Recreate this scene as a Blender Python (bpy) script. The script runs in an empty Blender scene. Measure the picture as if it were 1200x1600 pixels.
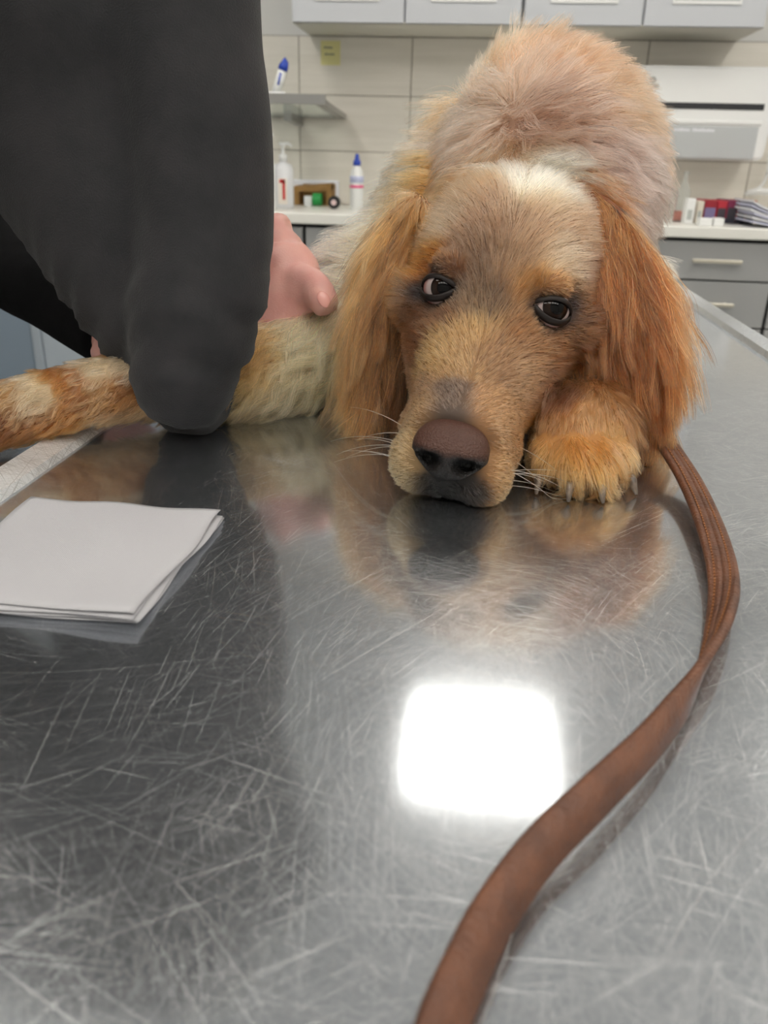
import bpy, bmesh, math, random
import numpy as np
from mathutils import Vector, Matrix
from mathutils.kdtree import KDTree
from mathutils.bvhtree import BVHTree

S = bpy.context.scene
COL = S.collection
TZ = 0.88                                   # height of the table top

# ------------------------------------------------------------------ camera
FPX = 1250.0
CAM = np.array([0.0, 0.0, TZ + 0.19])
def cam_basis(yaw=0.1019033835, pitch=0.4145909297, roll=0.028):
    f = np.array([-math.sin(yaw)*math.cos(pitch), math.cos(yaw)*math.cos(pitch), -math.sin(pitch)])
    r = np.array([math.cos(yaw), math.sin(yaw), 0.0]); u = np.cross(r, f)
    c, s = math.cos(roll), math.sin(roll)
    return r*c + u*s, u*c - r*s, f
RGT, UPV, FWD = cam_basis()
cd = bpy.data.cameras.new('camera'); cam = bpy.data.objects.new('camera', cd); COL.objects.link(cam)
cd.sensor_fit = 'VERTICAL'; cd.sensor_height = 36.0; cd.lens = 36.0*FPX/1600.0
cam.matrix_world = Matrix(((RGT[0], UPV[0], -FWD[0], CAM[0]), (RGT[1], UPV[1], -FWD[1], CAM[1]),
                           (RGT[2], UPV[2], -FWD[2], CAM[2]), (0, 0, 0, 1)))
cd.clip_start = 0.02; cd.clip_end = 50
cd.dof.use_dof = True; cd.dof.focus_distance = 0.53; cd.dof.aperture_fstop = 11
S.camera = cam

# ------------------------------------------------------------------ world, exposure
w = bpy.data.worlds.new('world'); S.world = w; w.use_nodes = True
w.node_tree.nodes['Background'].inputs[0].default_value = (0.8, 0.85, 0.9, 1)
w.node_tree.nodes['Background'].inputs[1].default_value = 0.4
S.view_settings.view_transform = 'Standard'; S.view_settings.look = 'None'
S.view_settings.gamma = 1.0; S.view_settings.use_curve_mapping = False
S.view_settings.exposure = 0.0
PANEL_STRENGTH = 11.0

# ------------------------------------------------------------------ helpers
def ray(x, y): return FWD + RGT*(x-600)/FPX - UPV*(y-800)/FPX
def at(x, y, Y):
    d = ray(x, y); return CAM + d*((Y-CAM[1])/d[1])
def onz(x, y, z):
    d = ray(x, y); return CAM + d*((z-CAM[2])/d[2])

def lin(c): 
    c = np.asarray(c, float)/255.0
    return np.where(c <= 0.04045, c/12.92, ((c+0.055)/1.055)**2.4)
def rgb(*c): return tuple(float(v) for v in lin(c)) + (1.0,)

def tag(o, label=None, cat=None, group=None, kind=None):
    if label: o['label'] = label
    if cat: o['category'] = cat
    if group: o['group'] = group
    if kind: o['kind'] = kind
    return o
def thing(name, loc, label, cat, group=None, rotz=0.0):
    o = bpy.data.objects.new(name, None); COL.objects.link(o)
    o.location = loc; o.rotation_euler = (0, 0, rotz); o.empty_display_size = 0.05
    return tag(o, label, cat, group)
def link(o, parent=None):
    COL.objects.link(o)
    if parent is not None:
        o.parent = parent
    return o
def from_bm(name, bm, m, parent=None, smooth=False, world=False):
    me = bpy.data.meshes.new(name); bm.normal_update(); bm.to_mesh(me); bm.free()
    if m: me.materials.append(m)
    if smooth:
        for p in me.polygons: p.use_smooth = True
    o = bpy.data.objects.new(name, me); link(o, parent)
    if world and parent is not None: o.matrix_parent_inverse = parent_world(parent).inverted()
    return o
def parent_world(p):
    m = Matrix.LocRotScale(p.location, p.rotation_euler, p.scale)
    q = p.parent
    if q is not None: m = parent_world(q) @ p.matrix_parent_inverse @ m
    return m
def from_arrays(name, V, F, m, parent=None, smooth=True, world=False):
    me = bpy.data.meshes.new(name); me.from_pydata([tuple(v) for v in V], [], [tuple(f) for f in F]); me.update()
    if m: me.materials.append(m)
    if smooth:
        for p in me.polygons: p.use_smooth = True
    o = bpy.data.objects.new(name, me); link(o, parent)
    if world and parent is not None: o.matrix_parent_inverse = parent_world(parent).inverted()
    return o
def bx(bm, x0, x1, y0, y1, z0, z1, bevel=0.0, seg=2):
    r = bmesh.ops.create_cube(bm, size=1.0); vs = r['verts']
    for v in vs:
        v.co = Vector(((x0+x1)/2 + v.co.x*(x1-x0), (y0+y1)/2 + v.co.y*(y1-y0), (z0+z1)/2 + v.co.z*(z1-z0)))
    if bevel > 0:
        es = list({e for v in vs for e in v.link_edges})
        bmesh.ops.bevel(bm, geom=es, offset=bevel, segments=seg, affect='EDGES', profile=0.5)
    return bm
def box(name, x0, x1, y0, y1, z0, z1, m, parent=None, bevel=0.0, seg=2, world=False):
    return from_bm(name, bx(bmesh.new(), x0, x1, y0, y1, z0, z1, bevel, seg), m, parent, False, world)
def lathe_bm(prof, n=24, bm=None, cx=0, cy=0):
    bm = bm or bmesh.new(); rings = []
    for r, z in prof:
        rings.append([bm.verts.new((cx+r*math.cos(2*math.pi*k/n), cy+r*math.sin(2*math.pi*k/n), z)) for k in range(n)])
    for a, b in zip(rings[:-1], rings[1:]):
        for k in range(n): bm.faces.new((a[k], a[(k+1) % n], b[(k+1) % n], b[k]))
    bm.faces.new(list(reversed(rings[0]))); bm.faces.new(rings[-1])
    return bm
def lathe(name, prof, m, parent=None, n=24):
    return from_bm(name, lathe_bm(prof, n), m, parent, True)
def tube_arrays(P, R, n=10, closed_ends=True, flat=None, up=(0, 0, 1)):
    """loft of elliptical rings along P; R radius (or pairs (side, up))"""
    P = np.asarray(P, float); V = []; F = []; m = len(P)
    T = np.gradient(P, axis=0); T /= np.linalg.norm(T, axis=1)[:, None]
    up = np.asarray(up, float)
    for i in range(m):
        s = np.cross(T[i], up)
        if np.linalg.norm(s) < 1e-4: s = np.cross(T[i], (0, 1, 0.01))
        s /= np.linalg.norm(s); u = np.cross(s, T[i])
        ra, rb = R[i] if np.ndim(R[i]) else (R[i], R[i])
        for k in range(n):
            a = 2*math.pi*k/n
            V.append(P[i] + s*ra*math.cos(a) + u*rb*math.sin(a))
    for i in range(m-1):
        for k in range(n):
            F.append((i*n+k, i*n+(k+1) % n, (i+1)*n+(k+1) % n, (i+1)*n+k))
    if closed_ends:
        F.append(tuple(reversed(range(n)))); F.append(tuple((m-1)*n+k for k in range(n)))
    return np.array(V), F
def tube(name, P, R, m, parent=None, n=10, world=False, up=(0, 0, 1)):
    V, F = tube_arrays(P, R, n, up=up); return from_arrays(name, V, F, m, parent, True, world)
def spline(P, n):
    """Catmull-Rom through the rows of P, n samples"""
    P = np.asarray(P, float); m = len(P)
    Q = np.vstack([2*P[0]-P[1], P, 2*P[-1]-P[-2]]); out = []
    for t in np.linspace(0, m-1-1e-9, n):
        i = int(t); f = t-i; a, b, c, d = Q[i:i+4]
        out.append(0.5*((2*b) + (c-a)*f + (2*a-5*b+4*c-d)*f*f + (3*b-a-3*c+d)*f**3))
    return np.array(out)

# ------------------------------------------------------------------ materials
def mat(name, color, rough=0.5, metal=0.0, spec=0.5, **kw):
    m = bpy.data.materials.new(name); m.use_nodes = True
    b = m.node_tree.nodes['Principled BSDF']
    b.inputs['Base Color'].default_value = color; b.inputs['Roughness'].default_value = rough
    b.inputs['Metallic'].default_value = metal; b.inputs['Specular IOR Level'].default_value = spec
    for k, v in kw.items(): b.inputs[k.replace('_', ' ')].default_value = v
    return m
class N:
    def __init__(s, m): s.t = m.node_tree; s.b = s.t.nodes.get('Principled BSDF')
    def n(s, typ, **kw):
        x = s.t.nodes.new(typ)
        for k, v in kw.items():
            if k.startswith('i_'): x.inputs[k[2:].replace('_', ' ')].default_value = v
            else: setattr(x, k, v)
        return x
    def l(s, a, b): s.t.links.new(a, b)
    def ramp(s, fac, stops):
        r = s.n('ShaderNodeValToRGB'); e = r.color_ramp.elements
        while len(e) < len(stops): e.new(0.5)
        for q, (p, c) in zip(e, stops): q.position = p; q.color = c if len(c) == 4 else tuple(c)+(1,)
        s.l(fac, r.inputs[0]); return r.outputs[0]
    def math(s, op, a, b=None):
        x = s.n('ShaderNodeMath', operation=op)
        for i, v in enumerate((a, b)):
            if v is None: continue
            if isinstance(v, (int, float)): x.inputs[i].default_value = v
            else: s.l(v, x.inputs[i])
        return x.outputs[0]
def noise_mat(name, c1, c2, scale, rough=0.5, bump=0.0, metal=0.0, spec=0.5, detail=4, bscale=None, stretch=(1, 1, 1)):
    m = mat(name, c1, rough, metal, spec); k = N(m)
    tc = k.n('ShaderNodeTexCoord'); mp = k.n('ShaderNodeMapping'); mp.inputs['Scale'].default_value = stretch
    k.l(tc.outputs['Object'], mp.inputs[0])
    nz = k.n('ShaderNodeTexNoise', i_Scale=scale, i_Detail=detail); k.l(mp.outputs[0], nz.inputs['Vector'])
    k.l(k.ramp(nz.outputs[0], [(0.35, c1), (0.65, c2)]), k.b.inputs['Base Color'])
    if bump:
        n2 = k.n('ShaderNodeTexNoise', i_Scale=bscale or scale*4, i_Detail=6); k.l(mp.outputs[0], n2.inputs['Vector'])
        bp = k.n('ShaderNodeBump', i_Strength=bump, i_Distance=0.002); k.l(n2.outputs[0], bp.inputs['Height'])
        k.l(bp.outputs[0], k.b.inputs['Normal'])
    return m
def emis(name, c, s):
    m = mat(name, c, 0.5); b = m.node_tree.nodes['Principled BSDF']
    b.inputs['Emission Color'].default_value = c; b.inputs['Emission Strength'].default_value = s
    return m

M = {}
M['paint'] = mat('wall_paint', rgb(214, 213, 210), 0.7)
M['ceil'] = mat('ceiling_paint', rgb(226, 228, 230), 0.8)
M['floor'] = noise_mat('floor_vinyl', rgb(120, 122, 124), rgb(140, 142, 143), 8, 0.5)
M['tile'] = noise_mat('beige_tile', rgb(220, 215, 205), rgb(228, 223, 214), 3, 0.35, stretch=(1, 1, 20))
M['grout'] = mat('grout', rgb(150, 145, 137), 0.9)
M['cab_white'] = mat('cabinet_pale_grey', rgb(196, 199, 205), 0.35)
M['cab_under'] = mat('cabinet_underside', rgb(205, 202, 192), 0.5)
M['cab_grey'] = mat('cabinet_grey', rgb(160, 161, 161), 0.4)
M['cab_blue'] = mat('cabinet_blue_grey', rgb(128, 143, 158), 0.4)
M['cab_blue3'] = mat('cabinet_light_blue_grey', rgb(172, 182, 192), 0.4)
M['cab_blue2'] = mat('cabinet_blue_grey_frame', rgb(160, 170, 180), 0.4)
M['counter'] = mat('worktop_white', rgb(236, 235, 229), 0.3)
M['dark'] = mat('dark_gap', rgb(40, 40, 40), 0.8)
M['handle'] = mat('brushed_handle', rgb(205, 200, 186), 0.35, 0.6)
M['steel'] = mat('shelf_steel', rgb(165, 165, 163), 0.35, 0.8)
M['wplastic'] = mat('white_plastic', rgb(235, 236, 236), 0.35)
M['gplastic'] = mat('grey_plastic', rgb(186, 190, 192), 0.35)
M['blue'] = mat('blue_plastic', rgb(35, 70, 180), 0.35)
M['navy'] = mat('navy_plastic', rgb(30, 45, 105), 0.4)
M['red'] = mat('red_print', rgb(200, 50, 50), 0.5)
M['pink'] = mat('pink_print', rgb(232, 105, 150), 0.5)
M['green'] = mat('green_plastic', rgb(30, 150, 70), 0.4)
M['cardboard'] = noise_mat('cardboard', rgb(140, 105, 55), rgb(160, 122, 70), 20, 0.7)
M['black'] = mat('black_plastic', rgb(25, 25, 27), 0.4)
M['paper'] = mat('paper_white', rgb(228, 229, 236), 0.7)
M['paper2'] = mat('paper_lavender', rgb(198, 200, 222), 0.7)
M['note'] = mat('sticky_note', rgb(226, 220, 160), 0.8)
M['ink'] = mat('grey_ink', rgb(110, 112, 112), 0.8)
M['logo'] = mat('logo_print', rgb(128, 136, 138), 0.6)
M['clear'] = mat('clear_plastic', rgb(240, 245, 245), 0.08, **{'Transmission_Weight': 0.9, 'IOR': 1.2})
M['glass'] = mat('shelf_glass', rgb(235, 245, 240), 0.02, **{'Transmission_Weight': 1.0, 'IOR': 1.1})
M['claw'] = noise_mat('claw_horn', rgb(70, 58, 50), rgb(120, 105, 92), 200, 0.35)
M['panel'] = emis('light_diffuser', (1.0, 0.96, 0.88, 1), PANEL_STRENGTH)

# stainless steel with fine scratches in every direction
def steel_table(name, base, rough, nlay, dens, haze, seed=3, r2=0.5, mixs=0.8):
    """worn steel: a sharp lobe plus a hazy one; on top thin scratches in every direction, each with its own tilted normal"""
    m = mat(name, base, rough, 1.0); k = N(m); rnd = random.Random(seed)
    tc = k.n('ShaderNodeTexCoord')
    wob = k.n('ShaderNodeTexNoise', i_Scale=4.0, i_Detail=1.0); k.l(tc.outputs['Object'], wob.inputs['Vector'])
    def vec(op, x, y=None, sc=None):
        v = k.n('ShaderNodeVectorMath', operation=op); k.l(x, v.inputs[0])
        if isinstance(y, tuple): v.inputs[1].default_value = y
        elif y is not None: k.l(y, v.inputs[1])
        if isinstance(sc, float): v.inputs['Scale'].default_value = sc
        elif sc is not None: k.l(sc, v.inputs['Scale'])
        return v.outputs[0]
    va = vec('ADD', tc.outputs['Object'], vec('SCALE', wob.outputs['Color'], sc=0.05))
    acc = None; nrm = None
    for i in range(nlay):
        th = math.pi*(i+rnd.random()*0.7)/nlay
        mp = k.n('ShaderNodeMapping', vector_type='TEXTURE'); mp.inputs['Rotation'].default_value = (0, 0, th)
        mp.inputs['Scale'].default_value = (1/rnd.uniform(3, 22), 1/rnd.uniform(1500, 4000), 1); mp.inputs['Location'].default_value = (rnd.random()*9, rnd.random()*9, 0)
        k.l(va, mp.inputs[0])
        nz = k.n('ShaderNodeTexNoise', i_Scale=1.0, i_Detail=0.0); k.l(mp.outputs[0], nz.inputs['Vector'])
        x = k.ramp(nz.outputs[0], [(dens, (0, 0, 0)), (dens+0.05, (1, 1, 1))])
        n2 = k.n('ShaderNodeTexNoise', i_Scale=1.0, i_Detail=0.0); k.l(vec('ADD', mp.outputs[0], (3.3, 0.37, 5.1)), n2.inputs['Vector'])
        sl = k.math('MULTIPLY', k.math('MULTIPLY', k.math('SUBTRACT', n2.outputs[0], 0.5), 1.6), x)
        pv = k.n('ShaderNodeCombineXYZ'); pv.inputs[0].default_value = -math.sin(th); pv.inputs[1].default_value = math.cos(th)
        w_ = vec('SCALE', pv.outputs[0], sc=sl)
        acc = x if acc is None else k.math('MAXIMUM', acc, x); nrm = w_ if nrm is None else vec('ADD', nrm, w_)
    nr = vec('NORMALIZE', vec('ADD', nrm, (0.0, 0.0, 1.0)))
    sm = k.n('ShaderNodeTexNoise', i_Scale=9.0, i_Detail=5.0); k.l(tc.outputs['Object'], sm.inputs['Vector'])
    r0 = k.math('MULTIPLY_ADD', sm.outputs[0], 0.08); k.t.nodes[-1].inputs[2].default_value = rough-0.04
    k.l(r0, k.b.inputs['Roughness'])
    def metal(r, bs):
        b = k.n('ShaderNodeBsdfPrincipled'); b.inputs['Base Color'].default_value = bs; b.inputs['Metallic'].default_value = 1.0; b.inputs['Roughness'].default_value = r; return b
    b2 = metal(r2, base); b3 = metal(0.27, (0.85, 0.85, 0.86, 1)); k.l(nr, b3.inputs['Normal'])
    mx = k.n('ShaderNodeMixShader'); mx.inputs[0].default_value = haze; k.l(k.b.outputs[0], mx.inputs[1]); k.l(b2.outputs[0], mx.inputs[2])
    my = k.n('ShaderNodeMixShader'); k.l(k.math('MULTIPLY', acc, mixs), my.inputs[0]); k.l(mx.outputs[0], my.inputs[1]); k.l(b3.outputs[0], my.inputs[2])
    k.l(my.outputs[0], k.t.nodes['Material Output'].inputs['Surface'])
    return m
M['table'] = steel_table('scratched_stainless_steel', (0.545, 0.575, 0.61, 1), 0.11, 16, 0.70, 0.25, 3, 0.42, 0.26)
M['rim'] = steel_table('worn_steel_rim', (0.80, 0.81, 0.82, 1), 0.25, 8, 0.68, 0.9, 8, 0.7, 0.5)
M['rim_bright'] = steel_table('polished_steel_rim', (0.72, 0.74, 0.76, 1), 0.10, 8, 0.70, 0.45, 8, 0.5, 0.4)
M['tsteel'] = mat('table_base_steel', (0.45, 0.46, 0.47, 1), 0.35, 1.0)

# ------------------------------------------------------------------ the room
X0, X1, Y0, Y1, ZC = -2.3, 2.3, -1.7, 3.42, 2.6
def struct(name, *a, **k): return tag(box(name, *a, **k), kind='structure')
struct('floor', X0, X1, Y0, Y1, -0.1, 0, M['floor'])
struct('ceiling', X0, X1, Y0, Y1, ZC, ZC+0.1, M['ceil'])
struct('wall_left', X0-0.1, X0, Y0, Y1, 0, ZC, M['paint'])
struct('wall_right', X1, X1+0.1, Y0, Y1, 0, ZC, M['paint'])
struct('wall_front', X0, X1, Y0-0.1, Y0, 0, ZC, M['paint'])
wb = struct('wall_back', X0, X1, Y1, Y1+0.1, 0, ZC, M['paint'])
# tiles above the worktop
from_bm('tile_grout', bx(bmesh.new(), -1.15, X1, Y1-0.003, Y1, 0.9, 1.49), M['grout'], wb)
tb = bx(bmesh.new(), 0.0, 0.4265, -0.0075, 0, 0, 0.1935, 0.0012, 1)
tile0 = None
for j in range(3):
    for i in range(-1, 7):
        x = -0.722 + 0.43*i; z = 0.9015 + 0.196*j
        if x > X1-0.43: continue
        if tile0 is None:
            tile0 = from_bm('tile', tb, M['tile'], wb); t = tile0
        else:
            t = tile0.copy(); COL.objects.link(t); t.parent = wb
        t.location = (x+0.0018, Y1-0.0005, z)

# ceiling light panels: one mirrored in the table, the rest added as fill
def light_panel(x, y, label, s=0.5):
    t = thing('ceiling_light', (x, y, ZC), label, 'light', 'ceiling light panels')
    h = s/2; bm = bmesh.new()
    for a in ((-h-.02, h+.02, -h-.02, -h), (-h-.02, h+.02, h, h+.02), (-h-.02, -h, -h, h), (h, h+.02, -h, h)):
        bx(bm, a[0], a[1], a[2], a[3], -0.02, 0.0)
    from_bm('frame', bm, M['wplastic'], t)
    from_bm('diffuser', bx(bmesh.new(), -h, h, -h, h, -0.012, -0.004), M['panel'], t)
light_panel(0.13, 2.29, 'square ceiling light panel mirrored in the middle of the steel table')
for x, y, lab in ((-1.2, 2.3, 'added ceiling fill panel left of the mirrored one, towards the tall cupboard'), (1.5, 2.3, 'added ceiling fill panel right of the mirrored one, above the papers'),
                  (-1.5, 1.25, 'added ceiling fill panel on the left, one row nearer than the cupboards'), (1.5, 1.25, 'added ceiling fill panel on the right, one row nearer than the cupboards'),
                  (-0.5, -0.8, 'added rear ceiling fill panel left of the table line'), (0.8, -0.8, 'added rear ceiling fill panel right of the table line'),
                  (-1.2, 0.2, 'added ceiling fill panel above the two people at the left'), (0.16, 0.2, 'added ceiling fill panel right above the near end of the table'), (1.5, 0.2, 'added ceiling fill panel to the right of the table'),
                  (-1.2, -0.8, 'added rearmost ceiling fill panel on the left'), (0.16, -0.8, 'added rearmost ceiling fill panel in line with the table'), (1.5, -0.8, 'added rearmost ceiling fill panel on the right')):
    light_panel(x, y, lab)  # unseen panels, added to brighten the room

# ------------------------------------------------------------------ upper cabinets
def bow_handle(name, w, m, parent, loc, r=0.005, off=0.028):
    P = [(-w/2, 0, 0), (-w/2, -off*0.8, 0), (-w/2+0.01, -off, 0), (w/2-0.01, -off, 0), (w/2, -off*0.8, 0), (w/2, 0, 0)]
    o = tube(name, P, [r]*6, m, parent, 8, up=(0, 0.01, 1)); o.location = loc; return o
def upper_cabinet(x0, x1, label):
    t = thing('wall_cabinet', ((x0+x1)/2, Y1, 1.49), label, 'cabinet', 'pale grey wall cabinets')
    hw = (x1-x0)/2
    bm = bmesh.new(); bx(bm, -hw, hw, -0.30, 0, 0.004, 0.72); from_bm('body', bm, M['cab_white'], t)
    bm = bmesh.new(); bx(bm, -hw+0.001, hw-0.001, -0.318, -0.002, 0.0, 0.004); from_bm('bottom_panel', bm, M['cab_under'], t)
    for s in (0, 1):
        a = -hw + s*hw
        bm = bx(bmesh.new(), a+0.003, a+hw-0.003, -0.32, -0.301, 0.0, 0.72, 0.002, 1)
        d = from_bm('door', bm, M['cab_white'], t)
        # framed glazed insert in the lower part of each door
        bm = bmesh.new(); p, q = a+0.085, a+hw-0.085
        bx(bm, p, q, -0.3245, -0.32, 0.062, 0.071, 0.001, 1); bx(bm, p, q, -0.3245, -0.32, 0.62, 0.626, 0.001, 1)
        bx(bm, p, p+0.006, -0.3245, -0.32, 0.071, 0.62); bx(bm, q-0.006, q, -0.3245, -0.32, 0.071, 0.62)
        from_bm('insert_frame', bm, M['wplastic'], d)
        bm = bx(bmesh.new(), p+0.006, q-0.006, -0.3215, -0.3202, 0.071, 0.62)
        from_bm('insert_panel', bm, M['gplastic'], d)
    return t
upper_cabinet(-0.68, 0.092, 'pale grey two-door wall cabinet left of the dark vertical gap')
upper_cabinet(0.098, 0.87, 'pale grey two-door wall cabinet above the white wall-mounted unit')

# ------------------------------------------------------------------ base units and worktop
def drawer_unit(x0, x1, cz, label, doors=False):
    t = thing('base_cabinet', ((x0+x1)/2, Y1, 0), label, 'cabinet', 'grey base cabinets')
    hw = (x1-x0)/2
    from_bm('body', bx(bmesh.new(), -hw, hw, -0.57, -0.004, 0.10, 0.862), M['dark'], t)
    from_bm('plinth', bx(bmesh.new(), -hw, hw, -0.53, -0.5, 0, 0.10), M['dark'], t)
    zs = [(0.735, 0.853), (0.585, 0.729), (0.43, 0.579), (0.27, 0.424), (0.11, 0.264)] if not doors else [(0.11, 0.853)]
    for z0, z1 in zs:
        if doors:
            d = from_bm('door', bx(bmesh.new(), -hw+0.003, hw-0.003, -0.59, -0.571, z0, z1, 0.0015, 1), M['cab_grey'], t)
            bow_handle('handle', 0.15, M['handle'], d, (hw-0.11, -0.59, z1-0.06))
        else:
            d = from_bm('drawer', bx(bmesh.new(), -hw+0.003, hw-0.003, -0.59, -0.571, z0, z1, 0.0015, 1), M['cab_grey'], t)
            bm = bmesh.new(); zz = (z0+z1)/2+0.002
            bx(bm, -0.078, 0.078, -0.622, -0.612, zz-0.006, zz+0.006, 0.002, 1)
            for sx in (-0.055, 0.055): bx(bm, sx-0.004, sx+0.004, -0.613, -0.59, zz-0.004, zz+0.004)
            from_bm('handle', bm, M['handle'], d)
drawer_unit(0.583, 0.967, 0, 'grey drawer unit with pale bar handles under the white worktop, right of the dog')
drawer_unit(0.973, 1.357, 0, 'grey drawer unit at the right edge under the papers', False)
drawer_unit(1.363, 2.26, 0, 'grey cupboard in the far right corner', True)
drawer_unit(0.193, 0.577, 0, 'grey cupboard hidden behind the dog', True)
drawer_unit(-0.197, 0.187, 0, 'grey cupboard behind the back of the dog', True)
drawer_unit(-0.587, -0.203, 0, 'grey cupboard under the white spray bottle', True)
drawer_unit(-0.977, -0.593, 0, 'grey cupboard under the pump bottle', True)
wt = box('worktop', -0.99, X1-0.01, 2.81, Y1-0.008, 0.865, 0.90, M['counter'], None, 0.004, 2)
tag(wt, 'long white worktop running over the grey cabinets', 'worktop')

# tall blue-grey cupboard seen at the left under the black sleeve
t = thing('tall_cabinet', (-1.62, Y1-0.04, 0), 'tall blue-grey cupboard at the left behind the outstretched leg', 'cabinet')
from_bm('body', bx(bmesh.new(), -0.45, 0.45, -0.57, 0, 0, 2.1), M['cab_blue2'], t)
for a, b in ((-0.445, 0.015), (0.055, 0.445)):
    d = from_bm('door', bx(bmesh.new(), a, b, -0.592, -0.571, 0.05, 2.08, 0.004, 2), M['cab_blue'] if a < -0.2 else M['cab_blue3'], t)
    bm = bmesh.new(); bx(bm, a+0.05, a+0.062, -0.62, -0.612, 0.95, 1.12); bx(bm, a+0.052, a+0.06, -0.614, -0.59, 0.96, 0.97); bx(bm, a+0.052, a+0.06, -0.614, -0.59, 1.10, 1.11)
    from_bm('handle', bm, M['handle'], d)
from_bm('stile', bx(bmesh.new(), 0.017, 0.053, -0.60, -0.571, 0.02, 2.09, 0.006, 2), M['cab_blue2'], t)
# ------------------------------------------------------------------ wall-mounted white unit (right)
t = thing('wall_dispenser', (0.755, Y1, 1.10), 'white wall-mounted dispenser with dark slot and grey flap, right of the dog', 'dispenser')
bm = bmesh.new(); D = 0.22
def rounded_plate(bm, pts, y0, y1):
    a = [bm.verts.new((x, y0, z)) for x, z in pts]; b = [bm.verts.new((x, y1, z)) for x, z in pts]
    n = len(pts); bm.faces.new(a); bm.faces.new(list(reversed(b)))
    for i in range(n): bm.faces.new((a[i], b[i], b[(i+1) % n], a[(i+1) % n]))
def rrect(x0, x1, z0, z1, r, n=5, taper=0.0):
    pts = []
    for cx, cz, a0 in ((x0+r+taper, z0+r, 180), (x1-r-taper, z0+r, 270), (x1-r, z1-r, 0), (x0+r, z1-r, 90)):
        for k in range(n+1):
            a = math.radians(a0+90*k/n); pts.append((cx+r*math.cos(a), cz+r*math.sin(a)))
    return pts
# body 0.499..0.95 wide, 1.10..1.39 high
rounded_plate(bm, rrect(-0.272, 0.235, 0.0, 0.29, 0.022, 6, 0.015), -D, 0)
bmesh.ops.recalc_face_normals(bm, faces=bm.faces)
bmesh.ops.bevel(bm, geom=[e for e in bm.edges if abs(e.verts[0].co.y+D) < 1e-6 and abs(e.verts[1].co.y+D) < 1e-6], offset=0.008, segments=3, affect='EDGES')
from_bm('body', bm, M['wplastic'], t)
from_bm('slot', bx(bmesh.new(), -0.17, 0.19, -D-0.0015, -D+0.002, 0.158, 0.178), mat('slot_dark', rgb(48, 50, 54), 0.15), t)
from_bm('ledge', bx(bmesh.new(), -0.215, 0.192, -D-0.006, -D+0.002, 0.112, 0.125, 0.003, 2), M['wplastic'], t)
fl = from_bm('flap', bx(bmesh.new(), -0.21, 0.185, -D-0.003, -D+0.002, 0.004, 0.106, 0.002, 1), M['gplastic'], t)
# blurred white lettering line on the flap: two words, letters as upright strokes
bm = bmesh.new(); rr = random.Random(4); x = -0.10
for wl in (7, 9):
    for i in range(wl):
        wd = rr.uniform(0.005, 0.008); bx(bm, x, x+wd, -D-0.0036, -D-0.003, 0.088, 0.088+rr.uniform(0.008, 0.011)); x += wd+0.0016
    x += 0.008
from_bm('lettering', bm, M['paper'], fl)
bm = bmesh.new()
for k in range(8):
    a = 2*math.pi*k/8; c, s = math.cos(a), math.sin(a)
    v = [bm.verts.new((-0.195+c*r0*0.9-s*q, -D-0.0008, 0.245+s*r0*0.9+c*q)) for r0, q in ((0.004, -0.0018), (0.013, -0.0022), (0.013, 0.0022), (0.004, 0.0018))]
    bm.faces.new(v)
rg = [(bm.verts.new((-0.195+0.0075*math.cos(a), -D-0.0010, 0.245+0.0075*math.sin(a))), bm.verts.new((-0.195+0.0042*math.cos(a), -D-0.0010, 0.245+0.0042*math.sin(a)))) for a in np.linspace(0, 2*math.pi, 17)[:-1]]
for i in range(16): bm.faces.new((rg[i][0], rg[(i+1) % 16][0], rg[(i+1) % 16][1], rg[i][1]))
from_bm('emblem', bm, M['logo'], t)
bm = bmesh.new(); x = -0.222
for i in range(7):
    bx(bm, x, x+0.0052, -D-0.0008, -D, 0.222, 0.222+rr.uniform(0.007, 0.011)); x += 0.0073
from_bm('lettering', bm, M['logo'], t)

# ------------------------------------------------------------------ glass shelf, note
SF = at(508, 163, 2.95); SB = at(541, 186, 3.405)          # right-hand corners of the sloping shelf
t = thing('glass_shelf', (SF[0], Y1, SB[2]), 'small steel-framed glass shelf on the tiled wall behind the sleeve', 'shelf')
SO = np.array([SF[0], Y1, SB[2]]); L = -0.30
def slab(name, P, m, h):
    bm = bmesh.new(); P = [np.array(p)-SO for p in P]
    a = [bm.verts.new(tuple(p)) for p in P]; b = [bm.verts.new((p[0], p[1], p[2]+h)) for p in P]; n = len(P)
    bm.faces.new(list(reversed(a))); bm.faces.new(b)
    for i in range(n): bm.faces.new((a[i], a[(i+1) % n], b[(i+1) % n], b[i]))
    bmesh.ops.recalc_face_normals(bm, faces=bm.faces); return from_bm(name, bm, m, t)
dv = SB-SF; lv = np.array([L, 0, 0])
q = lambda u, v: SF + dv*v + np.array([u, 0, 0])
slab('front_bar', [q(L, 0), q(0, 0), q(0, .035), q(L, .035)], M['steel'], 0.030)
slab('side_bar', [q(-.035, .036), q(0, .036), q(0, 1), q(-.035, 1)], M['steel'], 0.016)
slab('back_bar', [q(L, .95), q(-.036, .95), q(-.036, 1), q(L, 1)], M['steel'], 0.016)
slab('glass_pane', [q(L, .036), q(-.036, .036), q(-.036, .949), q(L, .949)], M['glass'], 0.006)
slab('bracket', [q(-.20, .55), q(-.17, .55), q(-.17, 1), q(-.20, 1)], M['steel'], -0.028)
zs = float((SF+dv*.12)[2]) + .006
n = thing('sticky_note', (-0.60, Y1-0.0085, 1.433), 'yellow paper note stuck on a wall tile under the wall cabinet', 'note')
from_bm('paper', bx(bmesh.new(), -0.037, 0.037, -0.0015, 0, -0.04, 0.04), M['note'], n)
bm = bmesh.new()
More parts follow.
